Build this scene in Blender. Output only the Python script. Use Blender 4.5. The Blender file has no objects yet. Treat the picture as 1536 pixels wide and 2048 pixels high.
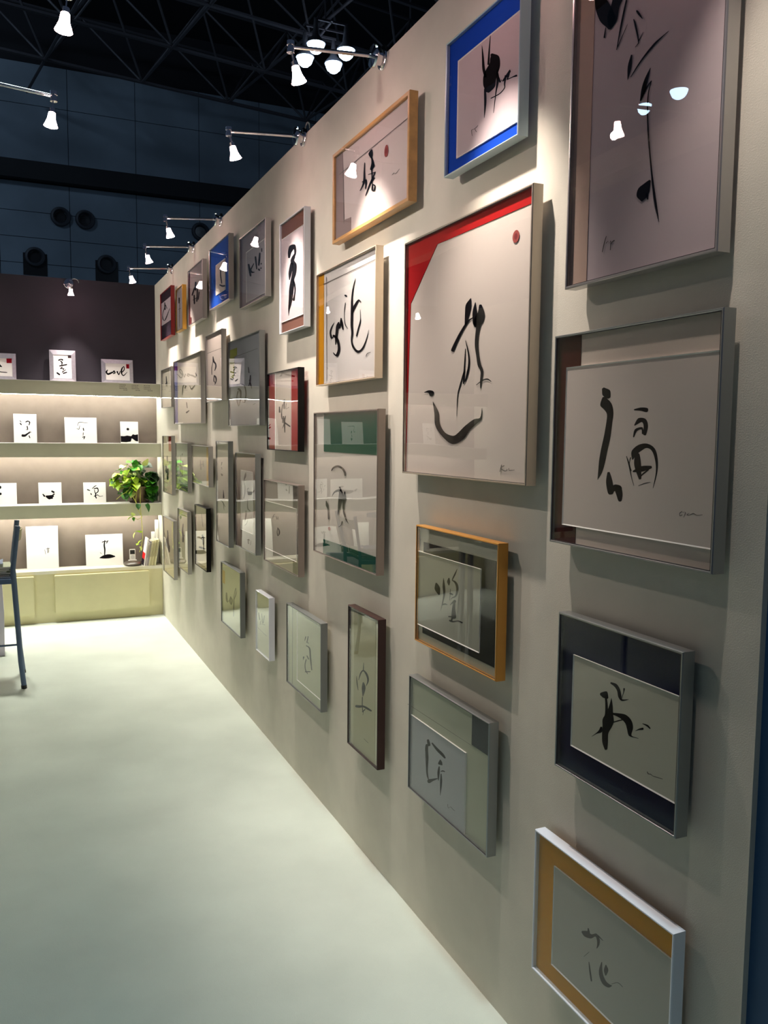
import bpy, bmesh, math, random
from mathutils import Vector, Matrix
random.seed(7)
D = bpy.data
SC = bpy.context.scene
COL = SC.collection

# ---------------------------------------------------------------- camera
CAM_R = [[0.914831, -0.403718, 0.009859], [-0.027722, -0.087137, -0.995811], [0.402885, 0.910725, -0.090907]]            # rows: right, down, forward
CAM_P = (-1.1233, 0.0, 1.4969)
cd = D.cameras.new('camera'); cam = D.objects.new('camera', cd); COL.objects.link(cam)
r_, d_, f_ = [Vector(v) for v in CAM_R]
cam.matrix_world = Matrix(((r_.x, -d_.x, -f_.x, CAM_P[0]), (r_.y, -d_.y, -f_.y, CAM_P[1]), (r_.z, -d_.z, -f_.z, CAM_P[2]), (0, 0, 0, 1)))
cd.sensor_fit = 'HORIZONTAL'; cd.sensor_width = 36.0; cd.lens = 1689.69 / 1536 * 36.0
cd.clip_start = 0.05; cd.clip_end = 200
SC.camera = cam

# ---------------------------------------------------------------- world, exposure, hall light
SC.view_settings.view_transform = 'Standard'; SC.view_settings.look = 'None'
SC.view_settings.exposure = 0.0; SC.view_settings.gamma = 1.0
SC.view_settings.use_curve_mapping = False
w = D.worlds.new('hall_air'); SC.world = w; w.use_nodes = True
bg = w.node_tree.nodes['Background']; bg.inputs[0].default_value = (0.30, 0.42, 0.70, 1); bg.inputs[1].default_value = 0.08

SPOT_W = 82.0      # halogen spots on the arms
SPOT_COL = (1.0, 0.86, 0.77)
TUBE_E = 42.0      # tubes under the shelves
TUBE_COL = (1.0, 0.99, 0.90)
HALL_W = 200.0
def area(name, loc, target, size, power, color, spread=180):
    l = D.lights.new(name, 'AREA'); l.shape = 'DISK'; l.size = size; l.energy = power; l.color = color; l.spread = math.radians(spread)
    o = D.objects.new(name, l); COL.objects.link(o); o.location = loc
    o.rotation_euler = (Vector(target) - Vector(loc)).to_track_quat('-Z', 'Y').to_euler()
    return o
# added overhead fills in place of the hall's high lamps, sources unseen
area('hall_fill_light', (-1.3, 7.0, 9.5), (-1.2, 6.6, 0), 0.8, HALL_W * 0.28, (1.0, 0.97, 0.86), 46)  # narrow fill added to brighten the floor before the shelves
area('hall_fill_light.002', (-0.5, 3.0, 9.5), (-0.45, 3.0, 0), 0.8, HALL_W * 0.03, (0.80, 1.0, 0.86), 42)
area('hall_fill_light.001', (-0.6, 0.8, 9.5), (-0.5, 0.9, 0), 0.8, HALL_W * 0.055, (0.60, 0.86, 1.0), 42)
area('hall_fill_light.003', (-7.0, 17.0, 12.6), (0.0, 26.0, 8.5), 1.5, 290, (0.55, 0.75, 1.0))  # fill added to brighten the far hall wall, no lamp there
area('hall_fill_light.004', (5.2, 17.6, 9.2), (5.2, 20.0, 12.9), 0.6, 6, (0.7, 0.8, 1.0))  # upward fill at the lamp cluster, lights the roof truss

# ---------------------------------------------------------------- helpers
def lin(c):
    return tuple(((v / 255) / 12.92 if v / 255 <= 0.04045 else ((v / 255 + 0.055) / 1.055) ** 2.4) for v in c)
MATS = {}
def mat(name, rgb, rough=0.6, metal=0.0, noise=0.0, nscale=40.0, bump=0.0, bscale=300.0, emit=0.0, ecol=None, spec=0.5, stretch=None, coat=0.0):
    if name in MATS: return MATS[name]
    m = D.materials.new(name); m.use_nodes = True; nt = m.node_tree; b = nt.nodes['Principled BSDF']
    c = lin(rgb)
    b.inputs['Base Color'].default_value = (*c, 1); b.inputs['Roughness'].default_value = rough; b.inputs['Metallic'].default_value = metal
    b.inputs['Specular IOR Level'].default_value = spec; b.inputs['Coat Weight'].default_value = coat
    if emit:
        b.inputs['Emission Color'].default_value = (*(lin(ecol) if ecol else c), 1); b.inputs['Emission Strength'].default_value = emit
    if noise or bump:
        g = nt.nodes.new('ShaderNodeNewGeometry'); mp = nt.nodes.new('ShaderNodeMapping')
        nt.links.new(g.outputs['Position'], mp.inputs['Vector'])
        if stretch: mp.inputs['Scale'].default_value = stretch
    if noise:
        n = nt.nodes.new('ShaderNodeTexNoise'); n.inputs['Scale'].default_value = nscale; n.inputs['Detail'].default_value = 4
        nt.links.new(mp.outputs[0], n.inputs['Vector'])
        r = nt.nodes.new('ShaderNodeValToRGB'); r.color_ramp.elements[0].position = 0.3; r.color_ramp.elements[1].position = 0.7
        r.color_ramp.elements[0].color = (*[v * (1 - noise) for v in c], 1); r.color_ramp.elements[1].color = (*[min(1, v * (1 + noise)) for v in c], 1)
        nt.links.new(n.outputs[0], r.inputs[0]); nt.links.new(r.outputs[0], b.inputs['Base Color'])
    if bump:
        n2 = nt.nodes.new('ShaderNodeTexNoise'); n2.inputs['Scale'].default_value = bscale; n2.inputs['Detail'].default_value = 3
        nt.links.new(mp.outputs[0], n2.inputs['Vector'])
        bp = nt.nodes.new('ShaderNodeBump'); bp.inputs['Strength'].default_value = 0.6; bp.inputs['Distance'].default_value = bump
        nt.links.new(n2.outputs[0], bp.inputs['Height']); nt.links.new(bp.outputs[0], b.inputs['Normal'])
    MATS[name] = m
    return m
def glass_material():
    m = D.materials.new('clear_acrylic'); m.use_nodes = True; nt = m.node_tree; nt.nodes.clear()
    N = nt.nodes.new; L = nt.links.new
    out = N('ShaderNodeOutputMaterial'); mx = N('ShaderNodeMixShader'); tr = N('ShaderNodeBsdfTransparent'); gl = N('ShaderNodeBsdfGlossy')
    gl.inputs['Roughness'].default_value = 0.0; gl.inputs['Color'].default_value = (1, 1, 1, 1)
    tr.inputs['Color'].default_value = (0.97, 0.98, 0.97, 1)
    g = N('ShaderNodeNewGeometry'); fr = N('ShaderNodeFresnel'); fr.inputs['IOR'].default_value = 1.34
    e = N('ShaderNodeMath'); e.operation = 'SUBTRACT'; e.inputs[0].default_value = 1.0
    f = N('ShaderNodeMath'); f.operation = 'MULTIPLY'
    k2 = N('ShaderNodeMath'); k2.operation = 'MULTIPLY'; k2.use_clamp = True; k2.inputs[1].default_value = 1.2      # both faces of the sheet
    L(g.outputs['Backfacing'], e.inputs[1]); L(fr.outputs[0], k2.inputs[0]); L(k2.outputs[0], f.inputs[0]); L(e.outputs[0], f.inputs[1])
    n = N('ShaderNodeTexNoise'); n.inputs['Scale'].default_value = 2.2; n.inputs['Detail'].default_value = 0.0
    L(g.outputs['Position'], n.inputs['Vector'])
    bp = N('ShaderNodeBump'); bp.inputs['Strength'].default_value = 1.0; bp.inputs['Distance'].default_value = 0.0035
    L(n.outputs[0], bp.inputs['Height']); L(bp.outputs[0], gl.inputs['Normal'])
    L(f.outputs[0], mx.inputs[0]); L(tr.outputs[0], mx.inputs[1]); L(gl.outputs[0], mx.inputs[2]); L(mx.outputs[0], out.inputs[0])
    return m

def link(name, me, m=None, parent=None, loc=None):
    o = D.objects.new(name, me); COL.objects.link(o)
    if m is not None and not me.materials: me.materials.append(m)
    if parent: o.parent = parent
    if loc: o.location = loc
    return o
def bmobj(name, bm, m, parent=None, loc=None, smooth=False):
    me = D.meshes.new(name); bm.normal_update(); bm.to_mesh(me); bm.free()
    if smooth:
        for p in me.polygons: p.use_smooth = True
        try: me.set_sharp_from_angle(angle=math.radians(40))
        except Exception: pass
    return link(name, me, m, parent, loc)
def box(bm, x0, x1, y0, y1, z0, z1, bev=0.0, M=None):
    r = bmesh.ops.create_cube(bm, size=1.0)
    mt = Matrix.Translation(((x0 + x1) / 2, (y0 + y1) / 2, (z0 + z1) / 2)) @ Matrix.Diagonal((abs(x1 - x0), abs(y1 - y0), abs(z1 - z0), 1))
    if M is not None: mt = M @ mt
    bmesh.ops.transform(bm, matrix=mt, verts=r['verts'])
    if bev:
        es = list({e for v in r['verts'] for e in v.link_edges})
        bmesh.ops.bevel(bm, geom=es, offset=bev, segments=2, affect='EDGES', clamp_overlap=True)
    return bm
def tube(bm, pts, r, seg=10, cap=True, radii=None):
    pts = [Vector(p) for p in pts]; rings = []
    up = None
    for i, p in enumerate(pts):
        t = (pts[min(i + 1, len(pts) - 1)] - pts[max(i - 1, 0)]).normalized()
        if up is None:
            up = Vector((0, 0, 1)) if abs(t.z) < 0.9 else Vector((1, 0, 0))
        s = t.cross(up).normalized(); u = s.cross(t).normalized(); up = u
        rr = radii[i] if radii else r
        rings.append([bm.verts.new(p + (s * math.cos(2 * math.pi * k / seg) + u * math.sin(2 * math.pi * k / seg)) * rr) for k in range(seg)])
    for a, b in zip(rings, rings[1:]):
        for k in range(seg): bm.faces.new((a[k], a[(k + 1) % seg], b[(k + 1) % seg], b[k]))
    if cap:
        bm.faces.new(rings[0][::-1]); bm.faces.new(rings[-1])
    bmesh.ops.recalc_face_normals(bm, faces=bm.faces)
    return bm
def lathe(bm, prof, seg=24, M=None):
    rings = []
    for r, z in prof:
        rings.append([bm.verts.new(Vector((max(r, 1e-5) * math.cos(2 * math.pi * k / seg), max(r, 1e-5) * math.sin(2 * math.pi * k / seg), z))) for k in range(seg)])
    fs = []
    for a, b in zip(rings, rings[1:]):
        for k in range(seg): fs.append(bm.faces.new((a[k], a[(k + 1) % seg], b[(k + 1) % seg], b[k])))
    vs = [v for r in rings for v in r]
    if M is not None: bmesh.ops.transform(bm, matrix=M, verts=vs)
    bmesh.ops.remove_doubles(bm, verts=vs, dist=2e-5)
    bmesh.ops.recalc_face_normals(bm, faces=bm.faces)
    return bm
def slab(bm, poly, d0, d1, fn):
    """a flat sheet: polygon in (u, v), given thickness between depths d0 (back) and d1 (front)"""
    a = [bm.verts.new(fn(u, v, d0)) for u, v in poly]; b = [bm.verts.new(fn(u, v, d1)) for u, v in poly]
    n = len(poly)
    bm.faces.new(a); bm.faces.new(b[::-1])
    for i in range(n): bm.faces.new((a[i], b[i], b[(i + 1) % n], a[(i + 1) % n]))
    bmesh.ops.recalc_face_normals(bm, faces=bm.faces)
    return bm
def thing(name, label, cat, loc=(0, 0, 0), group=None, rot=None):
    o = D.objects.new(name, None); COL.objects.link(o); o.location = loc; o.empty_display_size = 0.05
    if rot: o.rotation_euler = rot
    return tag(o, label, cat, group)
def tag(o, label, cat, group=None):
    o['label'] = label; o['category'] = cat
    if group: o['group'] = group
    return o
def struct(o):
    o['kind'] = 'structure'; return o
def lab(o, text):
    if text: o['label'] = text
    return o
def smooth_pairs(P, sub=4):
    if len(P) < 3: return P
    out = []
    for i in range(len(P) - 1):
        p0, p1, p2, p3 = P[max(i - 1, 0)], P[i], P[i + 1], P[min(i + 2, len(P) - 1)]
        for k in range(sub):
            t = k / sub
            out.append([0.5 * (2 * b + (c - a) * t + (2 * a - 5 * b + 4 * c - d) * t * t + (3 * b - a - 3 * c + d) * t ** 3) for a, b, c, d in zip(p0, p1, p2, p3)])
    out.append(P[-1])
    return out
def ink_mesh(bm, strokes, s, fn, depth):
    for st in strokes:
        P = smooth_pairs(st)
        L_ = [(bm.verts.new(fn(a * s, b * s, depth)), bm.verts.new(fn(c * s, d * s, depth))) for a, b, c, d in P]
        for (a, b), (c, d) in zip(L_, L_[1:]):
            try: bm.faces.new((a, b, d, c))
            except ValueError: pass
    return bm

# ---------------------------------------------------------------- materials
GLASS = glass_material()
M_wall = mat('white_wall_vinyl', (207, 204, 190), 0.75, noise=0.035, nscale=9, bump=0.0006, bscale=420)
M_edge = mat('wall_edge', (190, 185, 175), 0.6)
M_blue = mat('blue_panel', (24, 70, 110), 0.6, noise=0.05, nscale=6)
M_floor = mat('pale_carpet', (198, 207, 196), 0.95, noise=0.08, nscale=2.2, bump=0.002, bscale=260, spec=0.2)
M_back = mat('dark_fabric_wall', (44, 40, 50), 0.9, noise=0.08, nscale=5, bump=0.0008, bscale=500)
M_niche = mat('beige_grey_fabric', (104, 93, 86), 0.9, noise=0.06, nscale=12, bump=0.0006, bscale=400)
M_shelf = mat('cream_shelf_paint', (208, 208, 184), 0.55, noise=0.03, nscale=8)
M_cab = mat('straw_cabinet_paint', (214, 208, 166), 0.55, noise=0.03, nscale=8)
M_hall = mat('hall_panel', (112, 124, 134), 0.8, noise=0.12, nscale=0.8)
M_hallband = mat('hall_dark_band', (14, 14, 18), 0.8)
M_dark = mat('hall_roof_dark', (18, 17, 22), 0.9)
M_truss = mat('truss_paint', (62, 60, 64), 0.6)
M_chrome = mat('chrome', (225, 225, 230), 0.12, 1.0)
M_black = mat('black_plastic', (20, 19, 20), 0.35)
M_ink = mat('ink', (14, 11, 16), 0.9, spec=0.08)
M_inkg = mat('thin_grey_ink', (74, 68, 66), 0.8)
M_line = mat('thin_line', (92, 84, 82), 0.8)
M_seal = mat('red_dot_ink', (152, 62, 56), 0.8)
M_sealc = mat('red_dot_centre', (120, 26, 30), 0.8)
M_white = mat('white_card', (246, 243, 240), 0.8)
M_shade = mat('lit_frosted_glass', (255, 236, 232), 0.4, emit=60.0, ecol=(255, 206, 204))
M_tube = mat('lit_tube', (255, 255, 240), 0.4, emit=TUBE_E)
M_tube.node_tree.nodes['Principled BSDF'].inputs['Emission Color'].default_value = (*TUBE_COL, 1)
M_bay = mat('lit_hall_lens', (220, 236, 255), 0.4, emit=30.0, ecol=(190, 222, 255))
M_bead = mat('dark_bead', (44, 38, 40), 0.4)
M_cord = mat('grey_cord', (120, 122, 120), 0.5)
FM = {
    'red': mat('red_frame', (150, 12, 22), 0.35, coat=0.3), 'gold': mat('gold_frame', (206, 158, 62), 0.35, 0.4),
    'silver': mat('silver_frame', (178, 176, 174), 0.28, 0.75), 'steel': mat('steel_frame', (160, 164, 164), 0.28, 0.8),
    'white': mat('white_frame', (212, 216, 222), 0.35, coat=0.3), 'pale': mat('pale_frame', (176, 196, 202), 0.3, 0.3, coat=0.3),
    'wood': mat('light_wood_frame', (188, 142, 84), 0.4, noise=0.18, nscale=30, stretch=(1, 0.15, 1), coat=0.2),
    'black': mat('black_frame', (8, 7, 7), 0.45, spec=0.2), 'beige': mat('beige_frame', (222, 204, 180), 0.4, 0.2),
    'champagne': mat('champagne_frame', (176, 166, 152), 0.28, 0.7), 'taupe': mat('taupe_frame', (150, 138, 130), 0.35, 0.6),
    'orange': mat('orange_gold_frame', (204, 146, 66), 0.3, 0.45), 'grey': mat('grey_frame', (128, 132, 130), 0.35, 0.4),
    'brown': mat('dark_brown_frame', (50, 18, 15), 0.35, coat=0.15), 'whitegloss': mat('white_gloss_frame', (222, 230, 240), 0.2, coat=0.6)}
def paper(c):
    return mat('paper_%d_%d_%d' % tuple(c), c, 0.9, spec=0.08, bump=0.0001, bscale=700)

# ---------------------------------------------------------------- the stand: walls, floor, shelves
YB, YF, LEFT = 7.24, 7.036, -3.2
def sbox(name, x0, x1, y0, y1, z0, z1, m, parent=None, bev=0.0):
    o = bmobj(name, box(bmesh.new(), x0, x1, y0, y1, z0, z1, bev), m, parent)
    return struct(o) if parent is None else o
sbox('floor', -14, 14, -6, 27, -0.06, 0.0, M_floor)
sbox('wall_right', 0.0, 0.05, 1.0, YB + 0.05, 0.0, 2.7, M_wall)
sbox('wall_front', 0.012, 0.06, -2.0, 1.0, 0.0, 2.7, M_blue)
wb = sbox('wall_back', LEFT, 0.0, YB, YB + 0.05, 0.0, 2.7, M_back)
sbox('panel', LEFT, -0.001, YB - 0.006, YB, 0.41, 1.80, M_niche, wb)
sbox('wall_left', LEFT - 0.05, LEFT, 1.0, YB + 0.05, 0.0, 2.7, M_wall)
sbox('trim_1', -1.40, -1.30, 1.0, YB, 2.60, 2.70, M_edge)

YI = YB - 0.007; HW_ = -LEFT / 2
for (zt, zb), lb, ky in zip(((1.888, 1.781), (1.409, 1.299), (0.9265, 0.824)), ('cream lit display shelf carrying the silver framed cards, topmost', 'cream lit display shelf with three white cards, second from the top', 'cream lit display shelf carrying the plant and small cards, lowest'), range(3)):
    sh = thing('display_shelf', lb, 'shelf', (LEFT / 2, YI, zb), 'lit shelves on the far wall')
    bmobj('board', box(bmesh.new(), -HW_ + 0.001, HW_ - 0.001, YF + 0.018 - YI, -0.0005, zt - 0.02 - zb, zt - zb), M_white, sh)
    bmobj('fascia', box(bmesh.new(), -HW_ + 0.001, HW_ - 0.001, YF - YI, YF + 0.018 - YI, 0.0, zt - zb - 0.004), M_shelf, sh)
    bmobj('painted_lit_edge', box(bmesh.new(), -HW_ + 0.001, HW_ - 0.001, YF - 0.001 - YI, YF + 0.018 - YI, zt - zb - 0.004, zt - zb), M_white, sh)  # white colour stands for the board edge blown out by tube light
    for xa, xb, tz in (((-HW_ + 0.08, -0.22, 0.05), (-0.18, HW_ - 0.02, 0.0112)) if ky == 0 else ((-HW_ + 0.08, HW_ - 0.08, 0.05),)):
        bmobj('light_tube', tube(bmesh.new(), [(xa, YF + 0.05 - YI, tz), (xb, YF + 0.05 - YI, tz)], 0.013, 8), M_tube, sh, smooth=True)
    if ky == 0:     # three little blocks of print on the top fascia
        rnd = random.Random(3)
        for x0 in (-0.316, -0.222, -0.128):
            bm = bmesh.new()
            for r in range(4):
                x = x0 + (0.03 if r == 3 else 0.0); z = 1.868 - 0.013 * r - zb
                for k in range(5 if r != 3 else 3):
                    wd = rnd.uniform(0.004, 0.011); box(bm, x + HW_, x + wd + HW_, YF - 0.0006 - YI, YF - YI, z, z + 0.0055); x += wd + 0.003
            bmobj('caption_print', bm, mat('caption_grey', (138, 136, 124), 0.8), sh)['kind'] = 'stuff'
cb = thing('base_cabinet', 'long cream base cabinet with raised door panels under the shelves', 'cabinet', (LEFT / 2, YF, 0.0), 'lit shelves on the far wall')
del cb['group']
bmobj('carcass', box(bmesh.new(), -HW_ + 0.001, HW_ - 0.001, 0.0, YI - YF - 0.0005, 0.001, 0.385), M_cab, cb)
bmobj('worktop', box(bmesh.new(), -HW_ + 0.001, HW_ - 0.001, 0.0, YI - YF - 0.0005, 0.385, 0.41), mat('white_worktop', (232, 230, 214), 0.5), cb)
for x1 in (-0.112, -0.982, -1.852):
    bmobj('cabinet_door', box(bmesh.new(), x1 - 0.72 + HW_, x1 + HW_, -0.040, 0.0, 0.078, 0.375, 0.003), M_cab, cb)

# ---------------------------------------------------------------- hall beyond
HY = 26.0
hw = sbox('wall_hall', -14, 16, HY, HY + 0.3, 0.0, 13.0, M_dark)
hx0 = -1.123 + (0.333 + 1.123) * 1.182; PW = 1.825
for i in range(-7, 8):
    xa = hx0 + i * PW
    for z0, z1 in ((4.6, 5.45), (5.45, 6.15), (6.15, 6.85), (6.85, 7.55), (7.55, 8.34), (8.86, 10.4), (10.4, 11.5)):
        bmobj('panel', box(bmesh.new(), xa + 0.008, xa + PW - 0.008, HY - 0.05, HY, z0 + 0.008, z1 - 0.008), M_hall, hw)
sbox('trim_2', -14, 16, HY - 0.35, HY - 0.001, 8.36, 8.84, M_hallband)
sbox('ceiling', -14, 16, -6, HY + 0.3, 13.0, 13.2, M_dark)
for k, (x, z, sq) in enumerate(((0.127, 6.566, 0), (0.677, 6.556, 0), (3.433, 6.558, 0), (-0.459, 5.583, 1), (1.151, 5.552, 1))):
    X = -1.123 + (x + 1.123) * 1.182; Z_ = 1.497 + (z - 1.497) * 1.182
    LB = ['round dark air nozzle high on the hall wall, left of the touching pair', 'round dark air nozzle high on the hall wall, right of the touching pair', 'round dark air nozzle half hidden behind the top of the white wall',
          'lower round air nozzle on a dark square plate, left one', 'lower round air nozzle on a dark square plate, right one'][k]
    nz = thing('air_nozzle', LB, 'vent', (X, HY - 0.05, Z_), 'air nozzles on the hall wall')
    RX = Matrix.Rotation(math.radians(90), 4, 'X')
    bm = lathe(bmesh.new(), [(0.25, 0.0), (0.27, 0.04), (0.25, 0.10), (0.20, 0.12), (0.17, 0.08), (0.16, 0.0)], 28, RX); bmobj('ring', bm, mat('nozzle_metal', (46, 48, 54), 0.6), nz, smooth=True)
    bm = lathe(bmesh.new(), [(0.155, 0.0), (0.155, 0.004), (0.0, 0.012)], 20, RX); bmobj('throat', bm, M_black, nz)
    if sq:
        bm = box(bmesh.new(), -0.31, 0.31, -0.015, -0.001, -0.50, 0.1); bmobj('back_plate', bm, M_black, nz)
# space frame of the roof
ca, sa = math.cos(math.radians(9)), math.sin(math.radians(9)); G = 2.37
def gp(i, j, top):
    a = (i + (0.5 if top else 0)) * G; b = (j + (0.5 if top else 0)) * G
    return Vector((2.63 + a * ca - b * sa, 21.0 + a * sa + b * ca, 12.2 if top else 10.5))
rt = thing('roof_truss', 'dark steel space frame under the hall roof', 'truss', (2.63, 21.0, 12.98))
bm = bmesh.new(); tube(bm, [(0, 0, 0), (0, 0, 1)], 1.0, 6, False); unit = D.meshes.new('bar'); bm.to_mesh(unit); bm.free(); unit.materials.append(M_truss)
def bar(a, b, r):
    if max(a.y, b.y) > HY - 0.4: return
    o = link('bar', unit, None, rt); v = b - a
    o.matrix_local = Matrix.Translation(a - Vector((2.63, 21.0, 12.98))) @ v.to_track_quat('Z', 'Y').to_matrix().to_4x4() @ Matrix.Diagonal((r, r, v.length, 1))
for i in range(-3, 4):
    for j in range(-3, 2):
        bar(gp(i, j, 0), gp(i + 1, j, 0), 0.05)
        bar(gp(i, j, 0), gp(i, j + 1, 0), 0.035)
        if i < 3: bar(gp(i, j, 1), gp(i + 1, j, 1), 0.035)
        for di, dj in ((0, 0), (-1, 0), (0, -1), (-1, -1)): bar(gp(i, j, 0), gp(i + di, j + dj, 1), 0.03)
for i, j in ((0, 0), (2, -1)):
    a = gp(i, j, 1); bar(a, Vector((a.x, a.y, 12.97)), 0.03)
# cluster of four hall lamps
HP = ((4.873, 17.253), (4.867, 17.946), (5.541, 17.266), (5.530, 17.985))
hl = thing('hall_lamp', 'cluster of four glowing blue-white lamps hanging under the hall roof', 'lamp', (5.2, 17.6, 10.0))
bm = bmesh.new()
box(bm, -0.42, 0.42, -0.02, 0.02, -0.02, 0.02); box(bm, -0.02, 0.02, -0.42, 0.42, -0.02, 0.02)
for s in (-1, 1): box(bm, -0.37, 0.37, s * 0.35 - 0.02, s * 0.35 + 0.02, -0.02, 0.02)
tube(bm, [(0, 0, 0), (0, 0, 0.6)], 0.02, 6)
bmobj('carrier', bm, M_truss, hl)
for x, y in HP:
    q = Matrix.Translation((x - 5.2, y - 17.6, -0.5))
    h = bmobj('lamp_housing', lathe(bmesh.new(), [(0.04, 0.50), (0.06, 0.30), (0.08, 0.16), (0.19, 0.03), (0.20, 0.0), (0.185, 0.0), (0.075, 0.14)], 20, q), M_truss, hl, smooth=True)
    bmobj('lens', lathe(bmesh.new(), [(0.0, -0.19), (0.08, -0.175), (0.14, -0.12), (0.175, -0.03), (0.18, 0.01), (0.0, 0.02)], 20, q), M_bay, h, smooth=True)

HALLB = (((-13.4, 17.0), 'hall lamp far to the left, mirrored in the tall silver frame, nearer of two'), ((-13.5, 16.0), 'hall lamp far to the left, mirrored in the tall silver frame, farther of two'))
for (x, y), lb in HALLB:
    t = thing('hall_lamp', lb, 'lamp', (x, y, 9.9), 'hall lamps above the aisle')
    q = Matrix.Translation((0, 0, -0.4))
    bmobj('lamp_housing', lathe(bmesh.new(), [(0.04, 0.50), (0.06, 0.30), (0.08, 0.16), (0.19, 0.03), (0.20, 0.0), (0.185, 0.0), (0.075, 0.14)], 20, q), M_truss, t, smooth=True)
    bmobj('lens', lathe(bmesh.new(), [(0.0, -0.19), (0.08, -0.175), (0.14, -0.12), (0.175, -0.03), (0.18, 0.01), (0.0, 0.02)], 20, q), M_bay, t, smooth=True)
    bmobj('rod', tube(bmesh.new(), [(0, 0, 0.1), (0, 0, 3.05)], 0.015, 6), M_truss, t)

# ---------------------------------------------------------------- arm spotlights
def arm_light(origin, ang, label, length=0.31, aim=(0.27, 0, -1), cord=True, group='arm spotlights on top of the wall', power=1.0, cone=62, blend=1.0, beam=None):
    """origin: fixing point on the wall face; ang: direction the arm points (rotation about z from -x)"""
    t = thing('arm_spotlight', label, 'spotlight', origin, group, (0, 0, ang))
    bm = lathe(bmesh.new(), [(0.0, 0.0), (0.036, 0.0), (0.037, 0.006), (0.034, 0.010), (0.024, 0.013), (0.022, 0.022), (0.024, 0.028), (0.034, 0.031), (0.036, 0.036), (0.034, 0.042), (0.010, 0.046), (0.0, 0.047)], 28, Matrix.Rotation(math.radians(-90), 4, 'Y'))
    bmobj('wall_disc', bm, M_chrome, t, smooth=True)
    tip = Vector((-length, 0, -0.022))
    bmobj('arm', tube(bmesh.new(), [(-0.044, 0, 0), tuple(tip)], 0.0062, 12), M_chrome, t, smooth=True)
    k = bmesh.new(); tube(k, [tip + Vector((0, 0, 0.016)), tip + Vector((0, 0, 0.004))], 0.012, 14); tube(k, [tip + Vector((0, 0, 0.004)), tip + Vector((0, 0, -0.006))], 0.009, 14); tube(k, [tip + Vector((0, 0, -0.006)), tip + Vector((0, 0, -0.018))], 0.012, 14)
    bmobj('knuckle', k, M_chrome, t, smooth=True)
    a = Vector(aim).normalized(); top = tip + a * 0.055
    st = bmesh.new(); pv = Vector((0, 0.006, 0)); tube(st, [tip + pv, top + pv], 0.002, 6); tube(st, [tip - pv, top - pv], 0.002, 6); tube(st, [top - a * 0.012, top + a * 0.004], 0.010, 12)
    bmobj('stem', st, M_chrome, t)
    q = Matrix.Translation(top) @ a.to_track_quat('-Z', 'Y').to_matrix().to_4x4()
    bmobj('glass_shade', lathe(bmesh.new(), [(0.009, 0.0), (0.0115, -0.003), (0.013, -0.016), (0.0145, -0.026), (0.019, -0.038), (0.0235, -0.049), (0.022, -0.049), (0.0175, -0.038), (0.010, -0.026)], 24, q), M_shade, t, smooth=True)
    bmobj('bulb', lathe(bmesh.new(), [(0.0, -0.043), (0.008, -0.042), (0.011, -0.034), (0.008, -0.025), (0.005, -0.022)], 14, q), M_shade, t, smooth=True)
    if cord:
        c = bmesh.new(); pts = [(-0.006 + 0.012 * math.sin(u), 0.035 * math.sin(u) * 0.9 - 0.01, 0.005 + 0.035 * (1 - math.cos(u))) for u in [k * math.pi / 8 for k in range(0, 12)]]
        pts = [(0.0, -0.034 + 0.03 * math.cos(u) - 0.012, 0.012 + 0.030 * math.sin(u)) for u in [k * math.pi / 9 for k in range(0, 10)]]
        pts = [(-0.004, y, z) for x, y, z in pts]
        bmobj('cord', tube(c, pts, 0.0028, 8), M_cord, t, smooth=True)
    l = D.lights.new('spot_beam', 'SPOT'); l.energy = SPOT_W * power; l.color = SPOT_COL; l.spot_size = math.radians(cone); l.spot_blend = blend; l.shadow_soft_size = 0.014
    o = D.objects.new('spot_beam', l); COL.objects.link(o); o.parent = t
    bd = Vector(beam).normalized() if beam else a      # the frosted glass also throws light sideways
    o.matrix_local = Matrix.Translation(top + a * 0.055 + (bd - a) * 0.02) @ bd.to_track_quat('-Z', 'Y').to_matrix().to_4x4()
    return t
ARMS = [(1.78, 'chrome arm spotlight above the blue-matted and gold frames, nearest of the row'), (2.574, 'chrome arm spotlight in front of the four blue-white hall lamps'), (3.37, 'chrome arm spotlight, second from the front, with a cord loop over the wall'),
        (4.837, 'chrome arm spotlight in the middle of the receding row'), (5.615, 'chrome arm spotlight, second from the far corner'), (6.405, 'chrome arm spotlight nearest the far corner'), (0.98, 'chrome arm spotlight above the near end of the wall, beyond the frame')]
for y, lb in ARMS:
    arm_light((0, y, 2.69), 0.0, lb, cord=(y in (3.37,)), power=0.28 if y < 1 else 0.85 if y < 2 else 1.1)
for y, lb in ((3.27, 'chrome arm spotlight reaching in from the left, lower of two'), (2.50, 'glaring spotlight at the very top left')):
    arm_light((-1.30, y, 2.682), math.pi, lb, length=0.35, aim=(0.12, 0, -1), cord=False, group='arm spotlights at the left', power=0.5, cone=112, blend=1.0, beam=(-0.95, 0, -0.80))
arm_light((-0.665, YB, 2.66), math.pi / 2, 'chrome arm spotlight above the dark back wall, seen end on', length=0.26, aim=(0.2, 0, -1), cord=True, group='arm spotlights on the back wall', power=0.4)
for x, lb in ((-1.47, 'added back wall arm spotlight, unseen just beyond the left edge of the frame'), (-2.3, 'added back wall arm spotlight farthest left, unseen beyond the frame')):
    arm_light((x, YB, 2.66), math.pi / 2, lb, length=0.26, aim=(-0.3, 0, -1), cord=False, group='arm spotlights on the back wall', power=0.5)  # both lamps added out of view to brighten the back floor

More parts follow.
